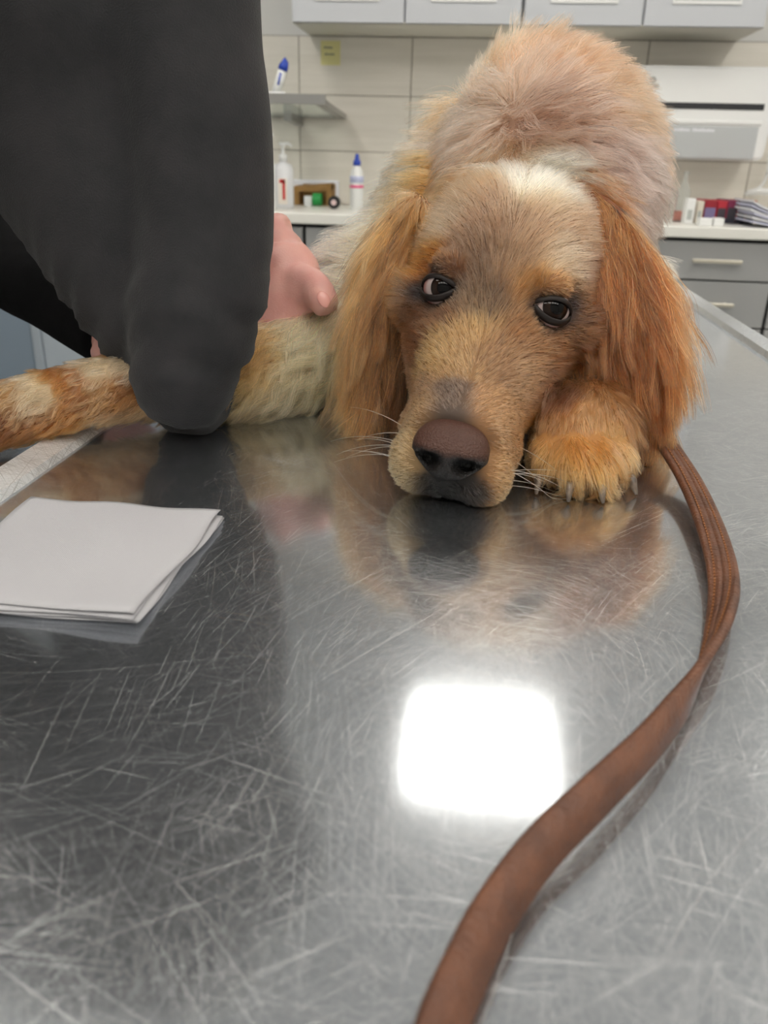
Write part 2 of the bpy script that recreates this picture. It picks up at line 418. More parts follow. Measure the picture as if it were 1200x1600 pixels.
for zz, a, b in ((0.018, -0.024, 0.008), (-0.004, -0.022, 0.014)):
    x = a
    while x < b: bx(bm, x, x+0.004, -0.002, -0.0015, zz-0.003, zz+rr.uniform(0.001, 0.004)); x += 0.0055
from_bm('handwriting', bm, M['ink'], n)

# ------------------------------------------------------------------ small things on worktop and shelf
CT = 0.90
def cpos(px, py): return onz(px, py, CT)
# pump bottle
p = cpos(444, 325)
t = thing('pump_bottle', (p[0], p[1], CT), 'white pump bottle with red label print beside the grey sleeve', 'bottle')
lathe('bottle', [(0.033, 0), (0.036, 0.004), (0.036, 0.125), (0.03, 0.145), (0.013, 0.152), (0.013, 0.158)], mat('translucent_white', rgb(225, 226, 230), 0.35, **{'Subsurface_Weight': 0.0}), t)
lathe('pump', [(0.015, 0.156), (0.015, 0.178), (0.006, 0.18), (0.006, 0.205), (0.013, 0.207), (0.013, 0.217)], M['wplastic'], t, 16)
tube('nozzle', [(0, 0, 0.212), (0.02, -0.01, 0.214), (0.036, -0.018, 0.206)], [0.006, 0.005, 0.004], M['wplastic'], t, 8)
bm = bmesh.new(); bx(bm, -0.012, 0.02, -0.0375, -0.030, 0.015, 0.10); from_bm('label', bm, mat('label_cream', rgb(236, 228, 218), 0.6), t)
bm = bmesh.new(); bx(bm, 0.004, 0.014, -0.0385, -0.036, 0.03, 0.095); bx(bm, -0.006, 0.014, -0.0385, -0.036, 0.085, 0.097); from_bm('label_print', bm, M['red'], t)
p = cpos(424, 328)
t = thing('pump_bottle', (p[0]-0.01, p[1]-0.03, CT), 'white pump bottle with red collar half hidden by the grey sleeve', 'bottle')
lathe('bottle', [(0.03, 0), (0.033, 0.004), (0.033, 0.14), (0.026, 0.16), (0.012, 0.168), (0.012, 0.172)], M['wplastic'], t)
lathe('collar', [(0.016, 0.17), (0.016, 0.19)], M['red'], t, 16)
lathe('pump', [(0.010, 0.19), (0.010, 0.225), (0.016, 0.235), (0.012, 0.25), (0.006, 0.255)], M['wplastic'], t, 16)
tube('nozzle', [(0, 0, 0.243), (0.02, -0.012, 0.243), (0.034, -0.02, 0.234)], [0.007, 0.006, 0.004], M['wplastic'], t, 8)
# cardboard tray with green item
p = cpos(485, 322)
t = thing('cardboard_tray', (p[0], p[1]+0.04, CT), 'open brown cardboard box standing on the worktop', 'box')
bm = bmesh.new(); bx(bm, -0.075, 0.075, -0.002, 0.09, 0.0, 0.003); from_bm('bottom', bm, M['cardboard'], t)
for nm, a in (('side_panel', (-0.075, -0.052, -0.004, 0.09, 0.003, 0.068)), ('side_panel', (0.056, 0.075, -0.004, 0.09, 0.003, 0.078)), ('back_panel', (-0.053, 0.057, 0.086, 0.09, 0.003, 0.075))):
    from_bm(nm, bx(bmesh.new(), *a), M['cardboard'], t)
bm = bmesh.new(); v = [bm.verts.new(q) for q in ((-0.075, -0.006, 0.062), (0.075, -0.006, 0.072), (0.075, 0.05, 0.083), (-0.075, 0.05, 0.07))]
f = bm.faces.new(v); g = bmesh.ops.extrude_face_region(bm, geom=[f]); bmesh.ops.translate(bm, verts=[e for e in g['geom'] if isinstance(e, bmesh.types.BMVert)], vec=(0, 0, -0.014))
bmesh.ops.recalc_face_normals(bm, faces=bm.faces); from_bm('top_flap', bm, M['cardboard'], t)
p = cpos(496, 322)
t = thing('tape_dispenser', (p[0], p[1]-0.0, CT), 'small green and white roll in front of the cardboard box', 'tape')
V, F = tube_arrays([(-0.016, 0, 0.024), (0.016, 0, 0.024)], [0.023, 0.023], 18); from_arrays('roll', V, F, M['green'], t, False)
bm = bmesh.new(); bx(bm, -0.05, -0.018, -0.015, 0.015, 0.0, 0.035, 0.004); from_bm('pad', bm, M['wplastic'], t)
p = cpos(523, 326)
t = thing('tape_roll', (p[0], p[1]-0.01, CT), 'black tape roll with pale core lying by the cardboard box', 'tape')
a = np.linspace(0, 2*math.pi, 25)
P = [(0.019*math.cos(q), 0.004*math.sin(q)*0-0.0, 0.026+0.019*math.sin(q)) for q in a]
V, F = tube_arrays([(0, -0.012, 0.022), (0, 0.012, 0.022)], [0.022, 0.022], 20); from_arrays('roll', V, F, M['black'], t, False)
V, F = tube_arrays([(0, -0.0135, 0.022), (0, 0.0135, 0.022)], [0.010, 0.010], 16); from_arrays('core', V, F, mat('core_pink', rgb(215, 190, 190), 0.7), t, False)
# spray bottle
p = cpos(557, 326)
t = thing('spray_bottle', (p[0], p[1], CT), 'white squeeze bottle with blue nozzle and pink band by the dog shoulder', 'bottle')
lathe('bottle', [(0.023, 0), (0.025, 0.003), (0.025, 0.11), (0.022, 0.13), (0.013, 0.146), (0.012, 0.15)], M['wplastic'], t)
lathe('nozzle', [(0.014, 0.148), (0.014, 0.162), (0.009, 0.168), (0.006, 0.186), (0.003, 0.188)], M['blue'], t, 16)
lathe('label_band', [(0.0256, 0.072), (0.0256, 0.082)], M['pink'], t)
lathe('label_text', [(0.0255, 0.09), (0.0255, 0.112)], mat('label_violet', rgb(190, 195, 225), 0.5), t)
p = cpos(583, 322)
t = thing('jar_with_cap', (p[0], p[1]+0.06, CT), 'white jar with dark blue cap right of the blue-nozzled bottle', 'jar')
lathe('jar', [(0.026, 0), (0.028, 0.003), (0.028, 0.075), (0.02, 0.085)], M['wplastic'], t)
lathe('cap', [(0.024, 0.085), (0.024, 0.112), (0.022, 0.114)], M['navy'], t, 18)
bm = bmesh.new(); bx(bm, -0.02, 0.012, -0.0305, -0.024, 0.01, 0.06); from_bm('label_print', bm, M['black'], t)
# white folded cloth/paper tray behind the box
p = cpos(490, 316)
t = box('paper_stack', p[0]-0.10, p[0]+0.13, 3.385, 3.408, CT, CT+0.09, M['paper'], None, 0.008, 2)
tag(t, 'white paper packet lying at the wall behind the cardboard box', 'paper')
# tube with blue caps on the glass shelf
p = at(432, 148, 3.0)
t = thing('squeeze_tube', (p[0], 3.02, zs+0.0006), 'white tube with blue cap leaning on a roll on the glass shelf', 'tube')
def tilt(P): return [(x, y, z) for x, y, z in P]
tube('tube', [(-0.012, 0, 0.02), (0.004, 0, 0.06), (0.018, 0, 0.10)], [0.013, 0.015, 0.015], M['wplastic'], t, 14)
tube('cap', [(0.018, 0, 0.10), (0.023, 0, 0.113), (0.027, 0, 0.125), (0.027, 0, 0.138)], [0.016, 0.016, 0.012, 0.003], M['blue'], t, 14)
tube('label_print', [(0.0045, -0.0105, 0.055), (0.0155, -0.0105, 0.092)], [0.0055, 0.0055], M['blue'], t, 8)
t = thing('gauze_roll', (p[0]-0.002, 2.985, zs+0.0015), 'white roll with blue end lying on the glass shelf', 'roll')
tube('roll', [(-0.03, 0, 0.017), (0.034, 0, 0.017)], [0.016, 0.016], M['wplastic'], t, 16)
tube('end_cap', [(-0.017, -0.014, 0.012), (0.003, -0.016, 0.012)], [0.008, 0.008], M['blue'], t, 12)
# ----- right part of the worktop
p = cpos(1057, 345)
t = thing('clear_bottle', (p[0], 3.05, CT), 'clear plastic bottle with orange foot beside the dog, on the worktop', 'bottle')
lathe('bottle', [(0.02, 0), (0.022, 0.004), (0.022, 0.10), (0.008, 0.13), (0.008, 0.16)], M['clear'], t, 16)
lathe('liquid', [(0.018, 0.004), (0.018, 0.035)], mat('orange_liquid', rgb(230, 130, 110), 0.4), t, 14)
def item_box(name, px0, px1, py0, y, dep, m, label, cat, extra=None, group=None):
    a = at(px0, 345, y); b = at(px1, 345, y); top = at((px0+px1)/2, py0, y)[2]
    t = thing(name, ((a[0]+b[0])/2, y, CT), label, cat, group); hw = (b[0]-a[0])/2
    from_bm('carton', bx(bmesh.new(), -hw, hw, 0, dep, 0, top-CT, 0.002, 1), m, t)
    if extra: extra(t, hw, top-CT)
    return t
def blk(t, hw, h):
    from_bm('label_print', bx(bmesh.new(), -hw*0.6, hw*0.5, -0.001, 0, h*0.15, h*0.55), mat('label_grey', rgb(176, 180, 178), 0.6), t)
item_box('white_carton', 1069, 1083, 310, 2.96, 0.05, M['wplastic'], 'narrow white carton standing left of the red books', 'box', blk)
item_box('white_carton', 1086, 1096, 314, 3.00, 0.05, mat('cream_card', rgb(222, 214, 200), 0.6), 'cream carton standing close against the red books', 'box', blk)
book_cols = [((150, 30, 45), 'dark red book with lilac lower spine in the row by the papers'), ((178, 40, 55), 'bright red book in the middle of the worktop row'),
             ((120, 35, 70), 'plum red book beside the bright red one on worktop'), ((170, 60, 40), 'brick red book second from right in the row'), ((180, 100, 40), 'orange brown book at right end of the row')]
xs = [1097, 1117, 1133, 1149, 1163, 1178]
for i, (c, lab) in enumerate(book_cols):
    def ex(t, hw, h, i=i):
        from_bm('spine_label', bx(bmesh.new(), -hw*0.85, hw*0.85, -0.001, 0, h*0.22, h*0.68), mat('spine_%d' % i, rgb(*[(120, 110, 150), (60, 50, 60), (55, 52, 60), (60, 50, 55), (90, 60, 40)][i]), 0.6), t)
        from_bm('spine_foot', bx(bmesh.new(), -hw, hw, -0.0012, 0, 0.001, h*0.22), mat('foot_%d' % i, rgb(45, 45, 58), 0.6), t)
    o = item_box('book', xs[i], xs[i+1]-0.5, 313 + (i % 2), 3.02, 0.16, mat('book_cover_%d' % i, rgb(*c), 0.5), lab, 'book', ex, 'books on the worktop')
for i, (a, b, h) in enumerate(((1093, 1113, 341), (1116, 1132, 341))):
    item_box('small_white_box', a, b, h, 2.86+0.01*i, 0.04, M['wplastic'], ['small white box at the worktop edge, left of its twin', 'small white box at the worktop edge, nearer the papers'][i], 'box')
# stack of papers with curled top
p = cpos(1148, 350)
t = thing('paper_stack', (p[0]+0.0, 2.84, CT), 'stack of white papers curling up at the right edge of the worktop', 'papers')
for i in range(6):
    W_, D_ = 0.30, 0.21; nx, ny = 14, 3; z0 = 0.004+i*0.0075; V = []; F = []
    for th in (0, 1):
        for a in range(nx+1):
            u = a/nx; lift = 0.035*max(0, (0.35-u)/0.35)**1.6*(0.35+0.13*i)
            for b in range(ny+1):
                V.append((u*W_-0.01*i*0.3+0.004*((i*7) % 3), b/ny*D_, z0+lift+(0.006 if th else 0)))
    st = (nx+1)*(ny+1)
    for a in range(nx):
        for b in range(ny):
            q = a*(ny+1)+b; F.append((q, q+1, q+ny+2, q+ny+1)); F.append((st+q, st+q+ny+1, st+q+ny+2, st+q+1))
    ring = [a*(ny+1) for a in range(nx+1)] + [nx*(ny+1)+b for b in range(1, ny+1)] + [a*(ny+1)+ny for a in range(nx-1, -1, -1)] + [b for b in range(ny-1, 0, -1)]
    for k in range(len(ring)): q, r = ring[k], ring[(k+1) % len(ring)]; F.append((q, r, st+r, st+q))
    from_arrays('sheet_bundle', V, F, M['paper'] if i % 2 else M['paper2'], t, False)
# white cable and plug at the wall
c0 = at(1198, 255, 3.2); 
t = thing('white_cable', (c0[0], 3.36, 1.0), 'white cable hanging at the wall below the dispenser', 'cable')
P = spline([at(1203, 235, 3.36), at(1199, 270, 3.36), at(1188, 292, 3.36), at(1170, 299, 3.34), at(1166, 302, 3.33)], 24) - np.array([c0[0], 3.36, 1.0])
tube('cord', P, [0.006]*24, M['wplastic'], t, 8)
P = np.array([at(1164, 303, 3.33), at(1185, 299, 3.33), at(1205, 300, 3.33)]) - np.array([c0[0], 3.36, 1.0])
tube('plug', P, [0.008, 0.013, 0.012], M['wplastic'], t, 10)
P = np.array([at(1197, 343, 3.1), at(1197, 302, 3.1)])
t = thing('white_canister', (P[0][0]+0.03, 3.1, CT), 'white canister at the right edge behind the papers', 'canister')
lathe('can', [(0.03, 0), (0.032, 0.003), (0.032, 0.085), (0.03, 0.09)], M['wplastic'], t); lathe('lid', [(0.033, 0.09), (0.033, 0.105), (0.03, 0.108)], M['gplastic'], t)

# ------------------------------------------------------------------ examination table
TXL, TXR, TYN, TYF = -0.268, 0.325, -0.12, 1.50
t = thing('examination_table', (0.03, 0.7, 0), 'scratched stainless steel examination table under the dog', 'table')
off = Vector((-0.03, -0.7, 0))
def tbox(name, a, m, bev=0.0):
    bm = bx(bmesh.new(), *a, bev, 2) if bev else bx(bmesh.new(), *a)
    bmesh.ops.translate(bm, verts=bm.verts, vec=off); return from_bm(name, bm, m, t)
tbox('table_top', (TXL, TXR, TYN, TYF, TZ-0.02, TZ), M['table'])
def rim(name, pts, m, y0=TYN, y1=TYF):
    bm = bmesh.new(); a = [bm.verts.new((x, y0, TZ+z)) for x, z in pts]; b = [bm.verts.new((x, y1, TZ+z)) for x, z in pts]
    k = len(pts); bm.faces.new(a); bm.faces.new(list(reversed(b)))
    for i in range(k): bm.faces.new((a[i], b[i], b[(i+1) % k], a[(i+1) % k]))
    bmesh.ops.recalc_face_normals(bm, faces=bm.faces); bmesh.ops.translate(bm, verts=bm.verts, vec=off)
    return from_bm(name, bm, m, t)
rim('rim', [(TXL, -0.02), (TXL, 0.0), (TXL-0.003, 0.004), (TXL-0.021, 0.007), (TXL-0.024, 0.004), (TXL-0.024, -0.02)], M['rim'])
rim('rim', [(TXR, -0.02), (TXR, 0.0), (TXR+0.004, 0.006), (TXR+0.020, 0.010), (TXR+0.026, 0.006), (TXR+0.026, -0.02)], M['rim_bright'])
tbox('side_rail', (TXL-0.075, TXL-0.030, TYN, TYF, TZ-0.024, TZ-0.004), M['table'], 0.003)
tbox('side_rail', (TXR+0.028, TXR+0.034, TYN, TYF, TZ-0.03, TZ-0.002), M['tsteel'])
tbox('apron', (TXL+0.02, TXR-0.02, TYN+0.03, TYF-0.03, TZ-0.06, TZ-0.0205), M['tsteel'])
tbox('column', (-0.05, 0.11, 0.5, 0.9, 0.06, TZ-0.06), M['tsteel'], 0.01)
tbox('foot', (-0.25, 0.31, 0.2, 1.2, 0.0, 0.06), M['tsteel'], 0.01)

# ================================================================== the dog
O3 = np.array([0, 0, TZ])
# --- head frame: local x = towards the picture's right, y = from nose to occiput, z = up from the muzzle
HP = np.array([-0.0075, 0.436, TZ+0.0385])
def rot3(y, p, r):
    cy, sy, cp, sp, cr, sr = math.cos(y), math.sin(y), math.cos(p), math.sin(p), math.cos(r), math.sin(r)
    return np.array([[cy, -sy, 0], [sy, cy, 0], [0, 0, 1]]) @ np.array([[1, 0, 0], [0, cp, -sp], [0, sp, cp]]) @ np.array([[cr, 0, sr], [0, 1, 0], [-sr, 0, cr]])
HR = rot3(math.radians(-10), math.radians(20), math.radians(7.5))
def h2w(P): return np.asarray(P, float) @ HR.T + HP
def w2h(P): return (np.asarray(P, float) - HP) @ HR

def head_arrays():
    sec = [(.011, .010, .000, -.018, -.012), (.0125, .022, .010, -.036, -.014), (.016, .031, .017, -.043, -.016), (.028, .0345, .018, -.046, -.018),
           (.055, .036, .021, -.047, -.015), (.080, .043, .028, -.049, -.012), (.100, .051, .039, -.049, -.006), (.120, .057, .055, -.047, .002),
           (.145, .062, .070, -.045, .01), (.175, .065, .079, -.042, .012), (.205, .062, .080, -.037, .012), (.230, .054, .072, -.028, .012), (.252, .032, .055, -.01, .015)]
    sec = spline(np.array(sec), 60); n = 48; V = []; F = []
    for y, hw, top, bot, zc in sec:
        for k in range(n):
            a = 2*math.pi*k/n; c, s = math.cos(a), math.sin(a)
            x = hw*np.sign(c)*abs(c)**0.85; z = zc + (top-zc)*abs(s)**0.9 if s >= 0 else zc - (zc-bot)*abs(s)**0.8
            V.append((x, y, z))
    m = len(sec)
    for i in range(m-1):
        for k in range(n): F.append((i*n+k, i*n+(k+1) % n, (i+1)*n+(k+1) % n, (i+1)*n+k))
    F.append(tuple(reversed(range(n)))); F.append(tuple((m-1)*n+k for k in range(n)))
    return h2w(V), F
def ball(c, r, n=16):
    bm = bmesh.new(); bmesh.ops.create_uvsphere(bm, u_segments=n*2, v_segments=n, radius=1.0)
    bm.verts.index_update(); r = np.array(r if np.ndim(r) else (r, r, r))
    V = np.array([v.co[:] for v in bm.verts])*r + np.array(c); F = [tuple(v.index for v in f.verts) for f in bm.faces]; bm.free()
    return V, F
def limb(P, R, n=20, samples=None):
    k = samples or 6*len(P); Q = spline(np.hstack([np.asarray(P, float), np.asarray(R, float).reshape(len(P), -1)]), k)
    RR = Q[:, 3:] if Q.shape[1] > 4 else Q[:, 3]
    return tube_arrays(Q[:, :3], RR, n)
def union(name, pieces, voxel, smooth_it, m, parent=None):
    V = []; F = []
    bm = bmesh.new()
    for v, f in pieces:
        vs = [bm.verts.new(tuple(p)) for p in v]
        for q in f: bm.faces.new([vs[i] for i in q])
    bmesh.ops.recalc_face_normals(bm, faces=bm.faces)
    me = bpy.data.meshes.new('tmp'); bm.to_mesh(me); bm.free()
    o = bpy.data.objects.new('tmp', me); COL.objects.link(o)
    r = o.modifiers.new('r', 'REMESH'); r.mode = 'VOXEL'; r.voxel_size = voxel; r.use_smooth_shade = True
    if smooth_it:
        s = o.modifiers.new('s', 'SMOOTH'); s.factor = 0.5; s.iterations = smooth_it
    dg = bpy.context.evaluated_depsgraph_get(); me2 = bpy.data.meshes.new_from_object(o.evaluated_get(dg))
    bpy.data.objects.remove(o); bpy.data.meshes.remove(me)
    me2.name = name; me2.materials.clear(); me2.materials.append(m)
    for p in me2.polygons: p.use_smooth = True
    q = bpy.data.objects.new(name, me2); link(q, parent)
    if parent is not None: q.matrix_parent_inverse = parent_world(parent).inverted()
    return q
def L3(*p): return np.array(p, float) + O3
def hb(c, r): return ball(h2w(np.array([c]))[0], r)

PAW = L3(.072, .512, .026)
LEG_L = [L3(-.02, .74, .13), L3(-.075, .705, .085), L3(-.125, .65, .048), L3(-.185, .595, .036), L3(-.25, .545, .034), L3(-.305, .497, .0285), L3(-.35, .46, .022)]
LEG_R = [L3(.115, .74, .09), L3(.13, .70, .055), L3(.125, .62, .036), L3(.098, .56, .032), L3(.075, .518, .028), L3(.071, .498, .022)]
pieces = [
    head_arrays(),
    hb((-.033, .122, .044), .0135), hb((.033, .122, .044), .0135),            # brows
    hb((-.050, .135, .012), .022), hb((.050, .135, .012), .022),            # cheek bones
    hb((-.019, .014, -.024), (.019, .019, .021)), hb((.019, .014, -.024), (.019, .019, .021)),  # flews
    hb((-.020, .04, -.022), (.019, .025, .024)), hb((.020, .04, -.022), (.019, .025, .024)),
    hb((0, .015, -.030), (.021, .017, .0160)),
    # neck, trunk
    limb([h2w(np.array([[0, .18, .015]]))[0], L3(.045, .66, .125), L3(.055, .74, .160), L3(.064, .84, .17)], [(.062, .062), (.072, .075), (.088, .095), (.092, .105)], 28),
    limb([L3(.03, .66, .09), L3(.045, .72, .110), L3(.060, .82, .150), L3(.058, .92, .155), L3(.05, 1.08, .14), L3(.03, 1.22, .11), L3(.02, 1.27, .09)],
         [(.05, .05), (.085, .085), (.088, .124), (.090, .126), (.098, .12), (.085, .09), (.03, .03)], 32),
    ball(L3(-.02, .76, .115), (.068, .08, .085)), ball(L3(-.026, .81, .128), (.066, .095, .082)), ball(L3(.01, .85, .175), (.06, .09, .07)), ball(L3(.115, .77, .09), (.042, .07, .08)),       # shoulders
    limb(LEG_L, [.055, .048, .036, .026, .0225, .0205, .015], 20),
    limb(LEG_R, [.05, .042, .030, .027, .031, .019], 20),
    # right paw: four toes
    ball(L3(.053, .497, .017), (.0125, .020, .0155)), ball(L3(.068, .488, .019), (.0125, .021, .0175)),
    ball(L3(.084, .490, .019), (.0125, .021, .0175)), ball(L3(.098, .503, .017), (.0120, .020, .0155)),
    # left paw toes
    ball(L3(-.36, .438, .016), (.02, .0125, .014)), ball(L3(-.367, .455, .018), (.022, .012, .016)), ball(L3(-.363, .472, .017), (.022, .012, .015)),
    # haunches, folded hind legs, tail base
    ball(L3(.145, 1.12, .085), (.055, .11, .085)), ball(L3(-.075, 1.12, .085), (.055, .11, .085)),
    limb([L3(.17, 1.15, .05), L3(.19, 1.05, .03), L3(.19, .98, .022)], [.035, .026, .02], 14),
    limb([L3(-.10, 1.15, .05), L3(-.12, 1.05, .03), L3(-.12, .98, .022)], [.035, .026, .02], 14),
    limb([L3(.02, 1.22, .10), L3(0.0, 1.32, .05), L3(-.08, 1.40, .02)], [.03, .02, .01], 14),
]
dog = thing('dog', (0.05, 0.80, TZ), 'orange and white long-haired spaniel-like dog lying on the steel table, chin down', 'dog')

# ---- colour of the coat, from points of the coat itself (world metres, colour in display values, reach)
def anchors_for(P, pts):
    A = np.array([a[0] for a in pts]); Cc = lin(np.array([a[1] for a in pts])); R = np.array([a[2] for a in pts])
    out = np.zeros((len(P), 3)); ws = np.zeros((len(P), 1))
    for a, c, r in zip(A, Cc, R):
        d2 = ((P-a)**2).sum(1, keepdims=True); wgt = np.exp(-d2/(2*r*r)) + 1e-4*np.exp(-d2/(2*0.06**2)) + 1e-12/(d2+1e-4)
        out += wgt*c; ws += wgt
    return out/ws

m = bpy.data.materials.new('dog_skin'); m.use_nodes = True; k = N(m)
a_ = k.n('ShaderNodeAttribute', attribute_name='col'); k.l(a_.outputs['Color'], k.b.inputs['Base Color']); k.b.inputs['Roughness'].default_value = 0.7
M['skin_dog'] = m
m = bpy.data.materials.new('dog_hair'); m.use_nodes = True; k = N(m); k.t.nodes.remove(k.b)
a_ = k.n('ShaderNodeAttribute', attribute_name='col')
hbs = k.n('ShaderNodeBsdfHairPrincipled'); hbs.parametrization = 'COLOR'
hbs.inputs['Roughness'].default_value = 0.38; hbs.inputs['Radial Roughness'].default_value = 0.55
hbs.inputs['Random Roughness'].default_value = 0.1; hbs.inputs['Coat'].default_value = 0.0
k.l(a_.outputs['Color'], hbs.inputs['Color'])
k.l(hbs.outputs[0], k.t.nodes['Material Output'].inputs['Surface'])
M['hair'] = m

body = union('body', pieces, 0.0028, 7, M['skin_dog'], dog)
def mesh_np(o):
    me = o.data; n = len(me.vertices); V = np.empty(n*3); me.vertices.foreach_get('co', V)
    Nn = np.empty(n*3); me.vertices.foreach_get('normal', Nn); me.calc_loop_triangles()
    T = np.empty(len(me.loop_triangles)*3, int); me.loop_triangles.foreach_get('vertices', T)
    return V.reshape(-1, 3), Nn.reshape(-1, 3), T.reshape(-1, 3)
V, Nn, T = mesh_np(body)
bvh = BVHTree.FromPolygons([tuple(v) for v in V], [tuple(t) for t in T])

# ---- eyes
EYES = []
for s in (-1, 1):
    n_l = np.array([s*0.42, -0.80, 0.42]); n_l /= np.linalg.norm(n_l)
    e_l = np.array([s*0.0375, .112, .036])
    nw = HR @ n_l; ew = h2w(e_l[None])[0]
    hit = bvh.ray_cast(Vector(ew + nw*0.08), Vector(-nw))
    c = np.array(hit[0]); EYES.append((c, nw, s))
# press shallow sockets into the body
for c, nw, s in EYES:
    d = np.linalg.norm(V-c, axis=1); V -= nw*(0.0075*np.exp(-(d/0.0105)**2))[:, None]
# nostril side of muzzle: slight stop furrow between the eyes
Hl = w2h(V)
fur = np.exp(-((Hl[:, 0])/0.012)**2 - ((Hl[:, 1]-.125)/0.03)**2)*(Hl[:, 2] > 0)
V -= (HR @ np.array([0, 0, 1.0]))*(0.004*fur)[:, None]
V[:, 2] = np.maximum(V[:, 2], TZ+0.0015)
body.data.vertices.foreach_set('co', V.ravel()); body.data.update()
V, Nn, T = mesh_np(body)
bvh = BVHTree.FromPolygons([tuple(v) for v in V], [tuple(t) for t in T])

# ---- ears: thin leather flaps
def flap(P, W, th, side):
    """P path, W half widths; side = unit width direction"""
    Q = spline(np.hstack([np.array(P), np.array(W)[:, None]]), 22); n = 20
    V = []; F = []
    for i in range(len(Q)):
        c = Q[i, :3]; t_ = Q[min(i+1, 21), :3] - Q[max(i-1, 0), :3]; t_ /= np.linalg.norm(t_)
        sd = side - t_*(side @ t_); sd /= np.linalg.norm(sd); nr = np.cross(sd, t_)
        for k in range(n):
            a = 2*math.pi*k/n; x = Q[i, 3]*math.cos(a)
            V.append(c + sd*x + nr*(th*math.sin(a) - 0.18*(x*x)/max(Q[i, 3], 1e-3)))
    for i in range(len(Q)-1):
        for k in range(n): F.append((i*n+k, i*n+(k+1) % n, (i+1)*n+(k+1) % n, (i+1)*n+k))
    F.append(tuple(reversed(range(n)))); F.append(tuple((len(Q)-1)*n+k for k in range(n)))
    a0, a1, a2 = (np.array(V[q]) for q in F[10*n+5][:3])        # faces must look outwards
    if np.dot(np.cross(a1-a0, a2-a0), a0-Q[10, :3]) < 0: F = [tuple(reversed(f)) for f in F]
    return V, F
EAR_R = [at(880, 296, .622), at(905, 355, .592), at(926, 440, .564), at(944, 525, .552), at(962, 590, .548), at(988, 640, .550)]
EAR_L = [at(672, 322, .625), at(638, 372, .606), at(612, 440, .592), at(600, 510, .586), at(596, 560, .583), at(594, 590, .583)]
ears = []
vv, ff = flap(EAR_R, [.012, .028, .040, .041, .033, .014], .0035, np.array([0.92, -0.38, -.05])); ears.append((from_arrays('ear', vv, ff, M['skin_dog'], dog, True, True), 1))
vv, ff = flap(EAR_L, [.014, .022, .024, .022, .017, .008], .0035, np.array([0.92, 0.38, .05])); ears.append((from_arrays('ear', vv, ff, M['skin_dog'], dog, True, True), -1))

